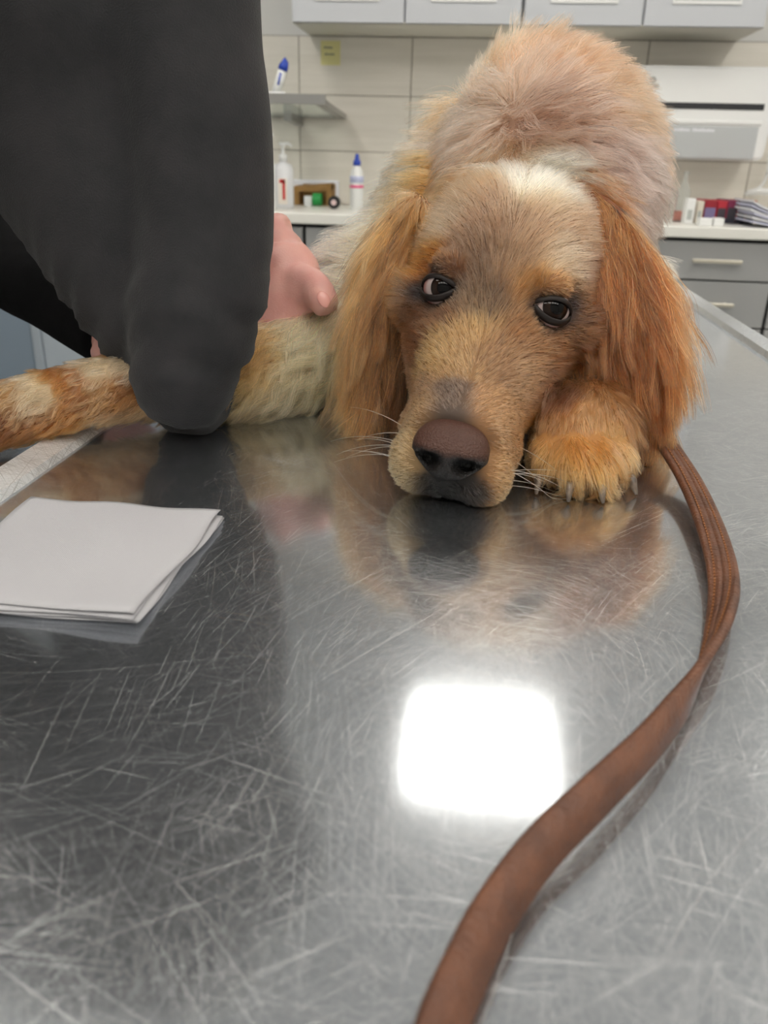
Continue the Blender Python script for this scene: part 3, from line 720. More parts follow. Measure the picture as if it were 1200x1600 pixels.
ANCH = [
((-0.0092,0.4460,0.9397),(118,100,88),0.0074), ((-0.0094,0.4597,0.9466),(125,105,92),0.0053), ((-0.0274,0.4546,0.9361),(178,145,108),0.0068), ((0.0135,0.4525,0.9392),(188,148,108),0.0074),
((-0.0315,0.4460,0.9150),(190,162,122),0.0060), ((-0.0339,0.4496,0.8890),(186,164,128),0.0062), ((-0.0073,0.4484,0.8851),(34,28,26),0.0077), ((-0.0221,0.4472,0.8887),(48,40,36),0.0054),
((0.0071,0.4384,0.8915),(60,48,40),0.0053), ((0.0256,0.4435,0.9037),(192,152,108),0.0067), ((0.0303,0.4638,0.9210),(182,142,102),0.0069), ((0.0232,0.4475,0.8848),(172,138,98),0.0054),
((-0.0052,0.4837,0.9591),(182,147,105),0.0070), ((-0.0056,0.5009,0.9712),(188,152,108),0.0071), ((-0.0212,0.4935,0.9581),(192,156,110),0.0064), ((0.0140,0.4878,0.9611),(162,127,94),0.0070),
((0.0343,0.4929,0.9531),(172,138,106),0.0071), ((0.0508,0.5119,0.9390),(158,122,94),0.0066), ((-0.0398,0.5294,0.9469),(152,122,100),0.0060), ((-0.0297,0.4824,0.9422),(166,132,102),0.0055),
((-0.0040,0.5178,0.9901),(132,110,90),0.0073), ((-0.0003,0.5263,1.0047),(126,104,86),0.0073), ((0.0035,0.5389,1.0230),(140,112,90),0.0081), ((0.0083,0.5563,1.0414),(156,124,100),0.0091),
((-0.0134,0.5141,0.9815),(122,82,48),0.0048), ((-0.0358,0.5303,0.9744),(128,90,56),0.0059), ((-0.0378,0.5255,0.9585),(130,88,52),0.0059), ((-0.0237,0.5369,0.9924),(45,28,18),0.0067),
((-0.0304,0.5501,1.0112),(184,128,66),0.0059), ((-0.0101,0.5264,1.0063),(128,84,45),0.0049), ((-0.0105,0.5237,0.9948),(70,44,24),0.0033), ((0.0504,0.5271,0.9830),(45,28,18),0.0065),
((0.0565,0.5218,1.0030),(180,134,90),0.0044), ((0.0834,0.5707,0.9942),(178,118,62),0.0061), ((0.0331,0.5222,1.0008),(168,127,82),0.0048), ((0.0378,0.5193,0.9916),(90,58,32),0.0032),
((0.0589,0.5213,0.9642),(140,100,62),0.0066), ((0.0375,0.5044,0.9666),(154,114,78),0.0064), ((0.0756,0.5318,0.9690),(124,86,52),0.0066), ((0.0619,0.5189,0.9356),(120,86,58),0.0042),
((-0.0208,0.5682,1.0358),(198,172,146),0.0085), ((-0.0462,0.6913,1.0302),(180,136,92),0.0083), ((-0.0094,0.5848,1.0515),(176,140,106),0.0087), ((-0.0553,0.6821,1.0158),(186,136,76),0.0073),
((0.0510,0.5392,1.0189),(204,180,154),0.0065), ((0.0637,0.5592,1.0305),(176,146,120),0.0075), ((0.0755,0.5588,1.0119),(168,138,118),0.0059), ((0.0333,0.5453,1.0313),(182,152,126),0.0081),
((0.0224,0.5320,1.0128),(165,135,108),0.0073), ((0.0349,0.5855,1.0588),(242,232,212),0.0086), ((0.0285,0.5694,1.0512),(232,216,190),0.0050), ((0.0430,0.6294,1.0707),(242,234,218),0.0082),
((0.0541,0.6213,1.0656),(234,222,202),0.0063), ((0.0201,0.6052,1.0649),(222,202,178),0.0062), ((0.0411,0.5637,1.0459),(196,170,142),0.0058), ((0.0032,0.5807,1.0552),(186,148,112),0.0068),
((-0.0043,0.5640,1.0437),(178,150,124),0.0067), ((0.0165,0.5564,1.0416),(176,150,126),0.0058), ((-0.0164,0.6737,1.0578),(192,148,100),0.0069), ((0.0748,0.6186,1.0563),(172,112,62),0.0072),
((0.0670,0.6269,1.0659),(186,132,82),0.0063), ((0.0026,0.6515,1.0666),(192,142,92),0.0095), ((-0.0279,0.7095,1.0607),(196,142,82),0.0115), ((-0.0540,0.7151,1.0501),(206,152,86),0.0096),
((0.0113,0.6520,1.0763),(205,175,145),0.0076), ((0.0421,0.6667,1.1031),(198,164,144),0.0142), ((0.0003,0.6950,1.0992),(202,167,142),0.0149), ((0.0456,0.7827,1.1453),(204,154,118),0.0163),
((0.0922,0.7103,1.1195),(208,168,134),0.0148), ((0.0678,0.7255,1.1335),(202,150,112),0.0101), ((0.0215,0.8533,1.1493),(214,180,150),0.0118), ((0.0899,0.6488,1.0740),(192,164,152),0.0121),
((0.1188,0.6852,1.0749),(190,164,152),0.0108), ((0.1335,0.6990,1.0427),(200,176,162),0.0112), ((0.1516,0.7486,0.9993),(232,218,198),0.0122), ((-0.0236,0.8265,1.1095),(204,158,116),0.0130),
((-0.0400,0.8495,1.0930),(206,170,138),0.0135), ((-0.0601,0.7234,1.0507),(222,200,168),0.0097), ((0.0040,0.8579,1.1332),(210,168,130),0.0133), ((0.1233,0.7360,1.1035),(205,165,135),0.0103),
((-0.0541,0.7765,1.0759),(212,184,150),0.0114), ((-0.0688,0.7320,1.0452),(228,214,186),0.0120), ((-0.0821,0.6889,1.0119),(228,214,184),0.0137), ((-0.0936,0.6603,0.9844),(228,210,176),0.0113),
((-0.0315,0.7696,1.0815),(194,168,146),0.0101), ((-0.0995,0.6328,0.9533),(222,198,160),0.0101), ((-0.0893,0.6356,0.9226),(214,186,142),0.0103), ((-0.0708,0.6496,0.9517),(200,165,115),0.0103),
((-0.1164,0.6126,0.9264),(222,196,158),0.0100), ((-0.1428,0.5935,0.9194),(216,186,146),0.0098), ((-0.1601,0.5821,0.9114),(206,170,120),0.0097), ((-0.1477,0.5951,0.9337),(190,145,92),0.0078),
((-0.2390,0.5405,0.9340),(226,208,182),0.0055), ((-0.2582,0.5249,0.9321),(226,206,176),0.0062), ((-0.2532,0.5520,0.9351),(185,125,65),0.0046), ((-0.2737,0.5083,0.9286),(184,128,70),0.0061),
((-0.2858,0.4898,0.9195),(226,208,178),0.0077), ((-0.2856,0.4884,0.9022),(172,116,62),0.0078), ((-0.2654,0.5041,0.9077),(180,126,74),0.0070), ((-0.2514,0.5155,0.9144),(196,156,112),0.0071),
((-0.2413,0.5238,0.9127),(172,122,72),0.0063), ((-0.2461,0.5307,0.8964),(196,160,124),0.0065), ((-0.2690,0.5157,0.8929),(180,128,68),0.0063), ((-0.3001,0.4775,0.9002),(150,98,52),0.0076),
((-0.2992,0.4820,0.9209),(190,150,100),0.0059), ((0.0653,0.4946,0.9216),(194,150,102),0.0036), ((0.0749,0.4960,0.9260),(200,158,110),0.0036), ((0.0582,0.4931,0.9132),(206,160,104),0.0057),
((0.0704,0.4751,0.9116),(214,164,104),0.0055), ((0.0841,0.4770,0.9118),(212,164,108),0.0055), ((0.0965,0.4945,0.9109),(216,176,124),0.0049), ((0.0617,0.4706,0.9001),(214,176,124),0.0055),
((0.0794,0.4708,0.8971),(210,164,110),0.0055), ((0.0940,0.4781,0.8974),(200,154,104),0.0048), ((0.0502,0.5064,0.9214),(180,138,92),0.0050), ((0.0543,0.4780,0.9012),(210,172,120),0.0048),
((0.0500,1.2000,1.1200),(205,160,125),0.0600), ((0.0500,1.0000,1.1600),(205,160,125),0.0600), ((-0.0800,1.1000,0.9800),(225,205,175),0.0600), ((0.1900,1.1000,0.9800),(210,180,155),0.0600),
((0.1800,0.9500,1.0000),(215,190,170),0.0500), ((-0.0700,0.9500,1.0200),(225,205,175),0.0500), ((-0.4000,0.4900,0.9000),(185,130,75),0.0300)]


def dist_poly(P, poly):
    best = np.full(len(P), 9.0); tt = np.zeros(len(P)); tan = np.zeros((len(P), 3))
    for i in range(len(poly)-1):
        a, b = poly[i], poly[i+1]; ab = b-a; t_ = np.clip(((P-a) @ ab)/(ab @ ab), 0, 1)
        d = np.linalg.norm(P - a - t_[:, None]*ab, axis=1); q = d < best
        best[q] = d[q]; tt[q] = i + t_[q]; tan[q] = ab/np.linalg.norm(ab)
    return best, tt, tan
def region(P):
    """weights: head, left leg, right leg, rest"""
    H = w2h(P)
    hd = (H[:, 1] < .225) & (np.abs(H[:, 0]) < .085) & (H[:, 2] > -.062) & (H[:, 2] < .11) & (P[:, 1] < .68)
    dl, tl, tanl = dist_poly(P, LEG_L); dr, tr, tanr = dist_poly(P, LEG_R)
    ll = (~hd) & (dl < .056) & (tl > 1.2) & (P[:, 0] < -.09)
    rl = ((P[:, 1] < .60) & (P[:, 0] > .035) & (P[:, 2] < TZ+.064) & (dr < .05)) & (np.abs(H[:, 0]) > .046)
    return H, hd & ~rl, ll & ~rl, rl, tl, tr, tanl, tanr
def coat_colour(P, rnd):
    return 0.71*anchors_for(P, ANCH)**1.4
vc = coat_colour(V, None)
at_ = body.data.attributes.new('col', 'FLOAT_COLOR', 'POINT')
at_.data.foreach_set('color', np.hstack([vc*0.8, np.ones((len(vc), 1))]).ravel())

# ---- fur
def norm(a): return a/np.maximum(np.linalg.norm(a, axis=1, keepdims=True), 1e-9)
def smooth_noise(P, f, seed):
    r = np.random.RandomState(seed); out = np.zeros(len(P))
    for i in range(5):
        d = r.normal(size=3); d *= f*(0.6+0.9*r.rand())/np.linalg.norm(d); out += np.sin(P @ d + r.rand()*6.28)
    return out/2.2
def grow(name, mesh, n, seed, density, style, radius, K=6, clump_n=0.12, parent=None, label=None):
    V, Nn, T = mesh; r = np.random.RandomState(seed)
    a, b, c = V[T[:, 0]], V[T[:, 1]], V[T[:, 2]]; area = 0.5*np.linalg.norm(np.cross(b-a, c-a), axis=1)
    cen = (a+b+c)/3; nrm = norm(Nn[T[:, 0]]+Nn[T[:, 1]]+Nn[T[:, 2]])
    wgt = area*density(cen, nrm); cdf = np.cumsum(wgt)/wgt.sum()
    ti = np.searchsorted(cdf, r.rand(n)); ti = np.minimum(ti, len(T)-1)
    u, v = r.rand(n), r.rand(n); q = u+v > 1; u[q], v[q] = 1-u[q], 1-v[q]
    P = a[ti] + u[:, None]*(b-a)[ti] + v[:, None]*(c-a)[ti]
    NN = norm(Nn[T[ti, 0]]*(1-u-v)[:, None] + Nn[T[ti, 1]]*u[:, None] + Nn[T[ti, 2]]*v[:, None])
    st = style(P, NN, r)      # dict: flow, length, lift, color, clump, curl, grav
    flow = st['flow']; flow = flow - NN*(flow*NN).sum(1, keepdims=True); flow = norm(flow + 1e-6*r.normal(size=flow.shape))
    Ln = st['length']*(0.7+0.5*r.rand(n)); lift = st['lift'][:, None]
    # clump parents
    M_ = max(4, int(n*clump_n)); ci = r.choice(n, M_, replace=False); kd = KDTree(M_)
    for i, j in enumerate(ci): kd.insert(P[j], i)
    kd.balance(); own = ci[np.array([kd.find(p)[1] for p in P])]
    Ln = Ln*(0.6) + 0.4*Ln[own]*(0.85+0.3*r.rand(n))
    jit = r.normal(size=(n, 3))*st.get('jitter', 0.12)
    d0 = norm(NN*lift + flow*(1-lift) + jit*0.6); d1 = norm(flow*1.0 + NN*lift*0.35 + jit + np.array([0, 0, -1.0])*st.get('grav', 0.0))
    pos = np.zeros((n, K, 3)); pos[:, 0] = P - NN*0.0006
    ts = np.linspace(0, 1, K)
    side = norm(np.cross(d1, NN)); ph = r.rand(n)[own]*6.28; fq = (0.6+0.8*r.rand(n))[own]
    curl = st.get('curl', np.zeros(n))
    for j in range(1, K):
        t_ = (ts[j]+ts[j-1])/2
        d = norm(d0*(1-t_) + d1*t_ + side*(curl*np.sin(ph+t_*6.28*fq)*min(1, 2*t_))[:, None])
        pos[:, j] = pos[:, j-1] + d*(Ln/(K-1))[:, None]
    cl = st['clump'][:, None]
    offs = P - P[own]
    for j in range(1, K):
        wgt = cl*ts[j]**1.2
        tgt = pos[own, j] + offs*0.25
        pos[:, j] = pos[:, j]*(1-wgt) + tgt*wgt
    pos[:, :, 2] = np.maximum(pos[:, :, 2], TZ+0.0006+0.0008*r.rand(n)[:, None])
    rad = radius*(0.75+0.5*r.rand(n))[:, None]*np.interp(ts, [0, .5, 1], [1, .9, .18])[None]
    col = st['color']*(1 + st.get('cvar', 0.16)*r.normal(size=(n, 1)))*(1+st.get('ccvar', 0.14)*r.normal(size=n)[own][:, None])
    light = (r.rand(n) < st.get('tips', 0.12))[:, None]
    col = np.where(light, col*1.35+0.05, col)
    col = np.clip(col, 0.004, 0.92)
    cu = bpy.data.hair_curves.new(name); cu.add_curves([K]*n)
    cu.attributes['position'].data.foreach_set('vector', pos.reshape(-1).astype(np.float32))
    ra = cu.attributes.get('radius') or cu.attributes.new('radius', 'FLOAT', 'POINT')
    ra.data.foreach_set('value', rad.reshape(-1).astype(np.float32))
    cc = cu.attributes.new('col', 'FLOAT_COLOR', 'CURVE')
    cc.data.foreach_set('color', np.hstack([col, np.ones((n, 1))]).astype(np.float32).ravel())
    cu.materials.append(M['hair'])
    o = bpy.data.objects.new(name, cu); link(o, parent); o['kind'] = 'stuff'
    if parent is not None: o.matrix_parent_inverse = parent_world(parent).inverted()
    if label: o['label'] = label
    return o

def eye_mask(P):
    k = np.ones(len(P))
    for c, nw, s in EYES:
        rel = P-c; x = HR[:, 0]; x = x - nw*(x @ nw); x /= np.linalg.norm(x); y = np.cross(nw, x)
        e = np.sqrt(((rel @ x)/0.0145)**2 + ((rel @ y)/0.0098)**2)
        k *= np.clip((e-0.95)/0.25, 0, 1)
    return k
def nose_mask(H):
    e = np.sqrt((H[:, 0]/0.0225)**2 + ((H[:, 1]-.003)/0.022)**2 + ((H[:, 2]+.002)/0.021)**2)
    return np.clip((e-0.95)/0.3, 0, 1)

def head_density(P, n):
    H, hd, ll, rl, *_ = region(P)
    vis = 1.0 + 1.0*(H[:, 1] < .12)
    return hd*eye_mask(P)*nose_mask(H)*vis*(H[:, 2] > -.052) + 1e-9
def head_style(P, NN, r):
    H = w2h(P); x, y, z = H[:, 0], H[:, 1], H[:, 2]; sx = np.sign(x)
    out = np.clip(np.abs(x)/0.04, 0, 1.2)
    fl = np.stack([sx*(0.35*out + 0.25) + 0*x, np.ones(len(x)), -0.55*out], 1)
    # muzzle: away from the nose bridge, sideways and down on the flews
    mz = np.clip((.085-y)/.05, 0, 1)
    fl = fl*(1-mz)[:, None] + mz[:, None]*np.stack([sx*(0.5+0.5*out), 0.75+0*x, -0.75*out], 1)
    # forehead: up and outwards in a fan
    fh = np.clip((y-.11)/.04, 0, 1)*(z > .02)
    fl = fl + fh[:, None]*np.stack([x*14, 0*x, 0.1+0*x], 1)
    flow = fl @ HR.T
    ln = 0.0055 + 0.012*np.clip((y-.05)/.12, 0, 1) + 0.010*np.clip((np.abs(x)-.045)/.02, 0, 1)*np.clip((y-.15)/.03, 0, 1)
    ln = ln*np.where(mz > .7, 0.9, 1)
    dE = np.min([np.linalg.norm(P-c, axis=1) for c, _, _ in EYES], axis=0); ln = np.where(dE < .024, np.minimum(ln, 0.005+0.25*np.maximum(dE-.013, 0)), ln)
    return dict(flow=flow, length=ln, lift=0.38+0*x, color=coat_colour(P, r), clump=0.45+0.25*smooth_noise(P, 200, 3)*0+0*x, jitter=0.16, curl=0.12+0*x, cvar=.2, tips=.16)
hm = mesh_np(body)
grow('face_fur', hm, 85000, 11, head_density, head_style, 0.00013, 5, 0.10, body, 'short orange roan hair of the face')

def body_density(P, n):
    H, hd, ll, rl, *_ = region(P)
    front = np.clip((1.02-P[:, 1])/.25, 0.10, 1)
    return (~hd & ~ll & ~rl)*front*(1 - 0.7*(P[:, 2] < TZ+.02))*np.where(n[:, 1] > .5, .25, 1) + 1e-9
def body_style(P, NN, r):
    x, y, z = P[:, 0], P[:, 1], P[:, 2]-TZ; dx = x-0.055
    nz = smooth_noise(P, 28, 5); n2 = smooth_noise(P, 45, 9)
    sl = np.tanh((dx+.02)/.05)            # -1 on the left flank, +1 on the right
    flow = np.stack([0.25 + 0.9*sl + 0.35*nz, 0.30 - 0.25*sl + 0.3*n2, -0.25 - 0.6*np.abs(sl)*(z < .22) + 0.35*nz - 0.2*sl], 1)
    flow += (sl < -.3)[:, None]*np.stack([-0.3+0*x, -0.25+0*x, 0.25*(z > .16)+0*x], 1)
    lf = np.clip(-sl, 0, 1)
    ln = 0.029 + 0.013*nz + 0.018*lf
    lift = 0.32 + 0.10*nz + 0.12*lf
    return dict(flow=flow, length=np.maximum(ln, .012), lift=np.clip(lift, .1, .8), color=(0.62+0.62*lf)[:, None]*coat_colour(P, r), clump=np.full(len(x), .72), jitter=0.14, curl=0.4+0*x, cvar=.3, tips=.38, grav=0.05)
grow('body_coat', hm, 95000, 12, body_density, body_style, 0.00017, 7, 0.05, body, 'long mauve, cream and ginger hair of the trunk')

def leg_style_l(P, NN, r):
    H, hd, ll, rl, tl, tr, tanl, tanr = region(P)
    nz = smooth_noise(P, 55, 15); dn = np.clip(-NN[:, 2], 0, 1); fr = np.clip(-NN[:, 1], 0, 1)
    up = np.clip((2.9-tl)/1.0, 0, 1)[:, None]
    flow = tanl*(0.9+0.1*nz[:, None]) + np.array([0, -0.25, -0.55])*(0.8+0.4*nz[:, None]) + up*np.array([-.4, -.2, -.1])
    ln = 0.013 + 0.034*np.clip((3.6-tl)/1.4, 0, 1) + 0.012*dn
    return dict(flow=flow, length=ln, lift=0.22+0.1*nz, color=(1.05+0.5*up)*coat_colour(P, r), clump=np.full(len(P), .68), jitter=0.12, curl=0.45+0.35*up[:, 0], cvar=.15, tips=.22, grav=0.25)
grow('leg_feathering', hm, 36000, 13, lambda P, n: region(P)[2]*(1-0.6*(n[:, 1] > .6))+1e-9, leg_style_l, 0.00018, 8, 0.035, body, 'wavy cream and ginger hair of the outstretched front leg')
def paw_style(P, NN, r):
    nz = smooth_noise(P, 90, 21)
    flow = np.stack([(P[:, 0]-PAW[0])*22+0.25*nz, -1.0+0*nz, -0.75-0.3*nz+0*nz], 1)
    return dict(flow=flow, length=0.014+0.004*nz+0.010*np.clip((P[:, 1]-.50)/.03, 0, 1), lift=0.16+0.05*nz, color=coat_colour(P, r)*np.array([.92, .82, .76]), clump=np.full(len(P), .66), jitter=0.14, curl=0.15+0*nz, cvar=.2, tips=.28, grav=.1)
grow('paw_fur', hm, 16000, 14, lambda P, n: region(P)[3]*np.where(P[:, 1] > .56, .4, 1)+1e-9, paw_style, 0.00016, 6, 0.05, body, 'golden hair of the front paw under the ear')

for o, s in ears:
    em = mesh_np(o)
    poly = EAR_R if s > 0 else EAR_L
    def ear_style(P, NN, r, s=s, poly=poly):
        d, t_, tan = dist_poly(P, np.array(poly)); nz = smooth_noise(P, 40, 31+s); n2 = smooth_noise(P, 80, 37+s)
        xr = (P[:, 0] - np.interp(t_, range(6), np.array(poly)[:, 0]))/.03
        flow = tan*0.75 + np.array([0.10*s, -0.05, -0.55]) + np.array([1, 0, 0])*(0.28*xr + 0.14*nz)[:, None]
        if s < 0: flow = flow + np.array([-0.22, 0, 0])
        ln = 0.042 + 0.022*np.clip(t_/4, 0, 1) + 0.010*nz
        ln = np.minimum(ln, np.maximum((P[:, 2]-TZ)*0.9 + (0.02 if s > 0 else .02), .015))
        base = lin((126, 70, 32)) if s > 0 else lin((132, 84, 44))
        dark = lin((66, 34, 16)); lite = lin((196, 140, 86)); gold = lin((172, 130, 82))
        f = np.clip(0.5+0.5*n2, 0, 1)[:, None]
        col = base*(1-0.35*f) + dark*0.35*f
        top = np.clip(1-t_/1.6, 0, 1)[:, None]; col = col*(1-.6*top) + .6*top*lin((164, 110, 64))
        inner_shade = np.clip((-xr*s-0.35)*2.0, 0, 1)[:, None]  # shade between ear and cheek, put into the hair colour of both ears
        if s > 0: col = col*(1-.75*inner_shade) + .75*inner_shade*dark
        else:
            inner_shade = np.clip((xr+0.05)*1.8, 0, 1)[:, None]; col = col*(1-.75*inner_shade) + .75*inner_shade*lin((74, 40, 20))
            outw = np.clip((-xr-0.1)*1.5, 0, 1)[:, None]; col = col*(1-.6*outw) + .6*outw*gold
        st = (r.rand(len(P)) < .14)[:, None]; col = np.where(st, lite, col)
        return dict(flow=flow, length=ln, lift=0.09+0.04*nz, color=col, clump=np.full(len(P), .70), jitter=0.07, curl=0.2+0*nz, cvar=.18, ccvar=.28, tips=.08, grav=0.35)
    at_ = o.data.attributes.new('col', 'FLOAT_COLOR', 'POINT')
    at_.data.foreach_set('color', np.tile(np.append(lin((105, 58, 26)), 1), len(o.data.vertices)))
    grow('ear_hair', em, 32000 if s > 0 else 24000, 20+s, lambda P, n: 1+0*P[:, 0], ear_style, 0.00016, 9, 0.035, o, None)

# ---- eyes: ball, iris, lids
m = mat('dog_eye', rgb(30, 20, 15), 0.03, 0, 0.16); k = N(m)
m.node_tree.nodes['Principled BSDF'].inputs['Coat Weight'].default_value = 0.0; m.node_tree.nodes['Principled BSDF'].inputs['Coat Roughness'].default_value = 0.02
tc = k.n('ShaderNodeTexCoord'); sp = k.n('ShaderNodeSeparateXYZ'); k.l(tc.outputs['Object'], sp.inputs[0])
vl = k.n('ShaderNodeVectorMath', operation='LENGTH'); k.l(tc.outputs['Object'], vl.inputs[0])
an = k.math('ARCCOSINE', k.math('DIVIDE', sp.outputs[2], vl.outputs['Value'])); an = k.math('DIVIDE', an, 1.2)
k.l(k.ramp(an, [(0.0, rgb(4, 4, 5)), (0.27, rgb(6, 5, 5)), (0.33, rgb(34, 21, 14)), (0.50, rgb(26, 17, 12)), (0.58, rgb(20, 14, 12)), (0.61, rgb(150, 138, 136)), (0.8, rgb(160, 142, 140)), (1.0, rgb(140, 100, 95))]), k.b.inputs['Base Color'])
M['eye'] = m
M['lid'] = mat('eyelid_skin', rgb(24, 17, 15), 0.5, 0, 0.25)
RE = 0.0130
for (c, nw, s), gaze_to in zip(EYES, (np.array([0.03, 0.0, TZ+0.24]), np.array([0.22, 0.0, TZ+0.27]))):
    ctr = c - nw*0.0088
    bm = bmesh.new(); bmesh.ops.create_uvsphere(bm, u_segments=40, v_segments=24, radius=RE)
    g = gaze_to - ctr; g /= np.linalg.norm(g)
    for v in bm.verts:
        q = v.co.normalized().z
        if q > 0.86: v.co *= 1 + 0.045*((q-0.86)/0.14)
    e = from_bm('eyeball', bm, M['eye'], dog, True)
    zq = Vector(g); e.rotation_mode = 'QUATERNION'; e.matrix_parent_inverse = parent_world(dog).inverted()
    e.rotation_quaternion = zq.to_track_quat('Z', 'Y'); e.location = ctr
    # lids: almond rim hugging the ball
    x = HR[:, 0] - nw*(HR[:, 0] @ nw); x /= np.linalg.norm(x); y = np.cross(nw, x); y = y*np.sign(y[2])
    tilt_ = math.radians(-8*s); x, y = x*math.cos(tilt_)+y*math.sin(tilt_), y*math.cos(tilt_)-x*math.sin(tilt_)
    P = []; R = []
    for a in np.linspace(0, 2*math.pi, 41)[:-1]:
        px = 0.0134*math.cos(a); py = 0.0076*math.sin(a)*(1.0 if math.sin(a) > 0 else 0.86)*(1-0.25*abs(math.cos(a))**3)
        h = math.sqrt(max((RE+0.0009)**2 - px*px - py*py, 1e-7))
        P.append(ctr + x*px + y*py + nw*h); R.append(0.0013 if math.sin(a) > 0 else 0.0017)
    n = 8; Vv = []; Ff = []; P = np.array(P); kx = len(P)
    for i in range(kx):
        tg = P[(i+1) % kx]-P[i-1]; tg /= np.linalg.norm(tg); rad = P[i]-ctr; rad /= np.linalg.norm(rad); sd = np.cross(tg, rad)
        for q in range(n): b = 2*math.pi*q/n; Vv.append(P[i] + sd*R[i]*1.5*math.cos(b) + rad*R[i]*0.75*math.sin(b))
    for i in range(kx):
        for q in range(n): Ff.append((i*n+q, i*n+(q+1) % n, ((i+1) % kx)*n+(q+1) % n, ((i+1) % kx)*n+q))
    from_arrays('eyelid', Vv, Ff, M['lid'], dog, True, True)

# ---- nose leather with nostrils
bm = bmesh.new(); bmesh.ops.create_uvsphere(bm, u_segments=72, v_segments=48, radius=1.0)
NV = np.array([v.co[:] for v in bm.verts]); NF = [[v.index for v in f.verts] for f in bm.faces]; bm.free()
sgn = np.sign(NV); X = sgn[:, 0]*np.abs(NV[:, 0])**0.92*0.0225; Z = sgn[:, 2]*np.abs(NV[:, 2])**0.9; Yq = NV[:, 1]*0.0165
Zm = np.where(Z > 0, Z*0.0165, Z*0.0185)
X = X*np.where(Z < -0.2, 1-0.38*np.clip((-Z-0.2)/0.8, 0, 1), 1)
P = np.stack([X, Yq+0.002 + 0.004*np.clip(Z, 0, 1), Zm+0.001], 1)
nost = np.zeros(len(P))
for s in (-1, 1):
    dxn = (P[:, 0]-s*0.0105); dz = P[:, 2]+0.0045 - 0.25*np.abs(dxn); e = (dxn/0.0066)**2 + (dz/0.0050)**2
    nost = np.maximum(nost, np.exp(-e**1.5)*(P[:, 1] < .006))
    # slit running to the side
    e2 = ((P[:, 0]-s*0.0165)/0.0045)**2 + ((P[:, 2]+0.0035)/0.0014)**2; nost = np.maximum(nost, 0.7*np.exp(-e2)*(P[:, 1] < .008))
phil = np.exp(-(P[:, 0]/0.0012)**2)*(P[:, 2] < -0.004)*(P[:, 1] < 0.004)
P[:, 1] += 0.012*nost + 0.0016*phil
wing = sum(np.exp(-(((P[:, 0]-s*0.0135)/0.006)**2 + ((P[:, 2]-0.001)/0.004)**2)) for s in (-1, 1))*(P[:, 1] < .008); P[:, 1] -= 0.0018*wing
brown = lin((70, 44, 35)); blk = lin((22, 18, 17)); up = np.clip((P[:, 2]+0.001)/0.006, 0, 1)[:, None]
ncol = blk*(1-up) + brown*up; ncol = ncol*(1-np.clip(nost*1.3, 0, .97)[:, None])  # nostrils darkened: black pigment plus the cavity's shade put into the colour
back = np.clip((P[:, 1]-.006)/.008, 0, 1)[:, None]*up; ncol = ncol*(1-.55*back) + .55*back*lin((88, 72, 65))
m = bpy.data.materials.new('nose_leather'); m.use_nodes = True; k = N(m)
a_ = k.n('ShaderNodeAttribute', attribute_name='col'); k.l(a_.outputs['Color'], k.b.inputs['Base Color']); k.b.inputs['Roughness'].default_value = 0.48; k.b.inputs['Specular IOR Level'].default_value = 0.3
tc = k.n('ShaderNodeTexCoord'); vo = k.n('ShaderNodeTexVoronoi', i_Scale=900.0); k.l(tc.outputs['Object'], vo.inputs['Vector'])
bp = k.n('ShaderNodeBump', i_Strength=0.9, i_Distance=0.0005); k.l(vo.outputs[0], bp.inputs['Height']); k.l(bp.outputs[0], k.b.inputs['Normal'])
ra_ = math.radians(-24); cN, sN = math.cos(ra_), math.sin(ra_); P = np.stack([P[:, 0], P[:, 1]*cN-P[:, 2]*sN, P[:, 1]*sN+P[:, 2]*cN-.0015], 1)
nose = from_arrays('nose', h2w(P), NF, m, dog, True, True)
at_ = nose.data.attributes.new('col', 'FLOAT_COLOR', 'POINT'); at_.data.foreach_set('color', np.hstack([ncol, np.ones((len(P), 1))]).ravel())

# ---- claws of the right paw
for cx, cy, tx, ty in ((.050, .480, .047, .470), (.067, .470, .066, .461), (.085, .471, .087, .462), (.104, .487, .110, .480)):
    tube('claw', [L3(cx, cy+.006, .012), L3((cx+tx)/2, (cy+ty)/2, .009), L3(tx, ty, .0015)], [.0034, .0030, .0009], M['claw'], dog, 10, True)

# ---- whiskers
rw = np.random.RandomState(5); cu = bpy.data.hair_curves.new('whiskers'); pts = []
for s in (-1, 1):
    for i in range(9):
        y0 = .012+.025*rw.rand(); z0 = -.012-.022*rw.rand(); o_ = np.array([s*.034, y0, z0]); L_ = .022+.03*rw.rand()
        d = np.array([s*1.0, -.25+.5*rw.rand(), -.25+.7*rw.rand()]); g = np.array([0, .2, -.5])
        for t_ in np.linspace(0, 1, 8): pts.append(o_ + d*L_*t_ + g*L_*t_*t_)
pw = h2w(pts); pw[:, 2] = np.maximum(pw[:, 2], TZ+.001); cu.add_curves([8]*18)
cu.attributes['position'].data.foreach_set('vector', pw.ravel().astype(np.float32))
ra = cu.attributes.get('radius') or cu.attributes.new('radius', 'FLOAT', 'POINT'); ra.data.foreach_set('value', np.tile(np.linspace(.00022, .00006, 8), 18).astype(np.float32))
cc = cu.attributes.new('col', 'FLOAT_COLOR', 'CURVE'); cc.data.foreach_set('color', np.tile([.6, .55, .48, 1.], 18).astype(np.float32)); cu.materials.append(M['hair'])
o = bpy.data.objects.new('whiskers', cu); link(o, dog); o['kind'] = 'stuff'; o.matrix_parent_inverse = parent_world(dog).inverted()
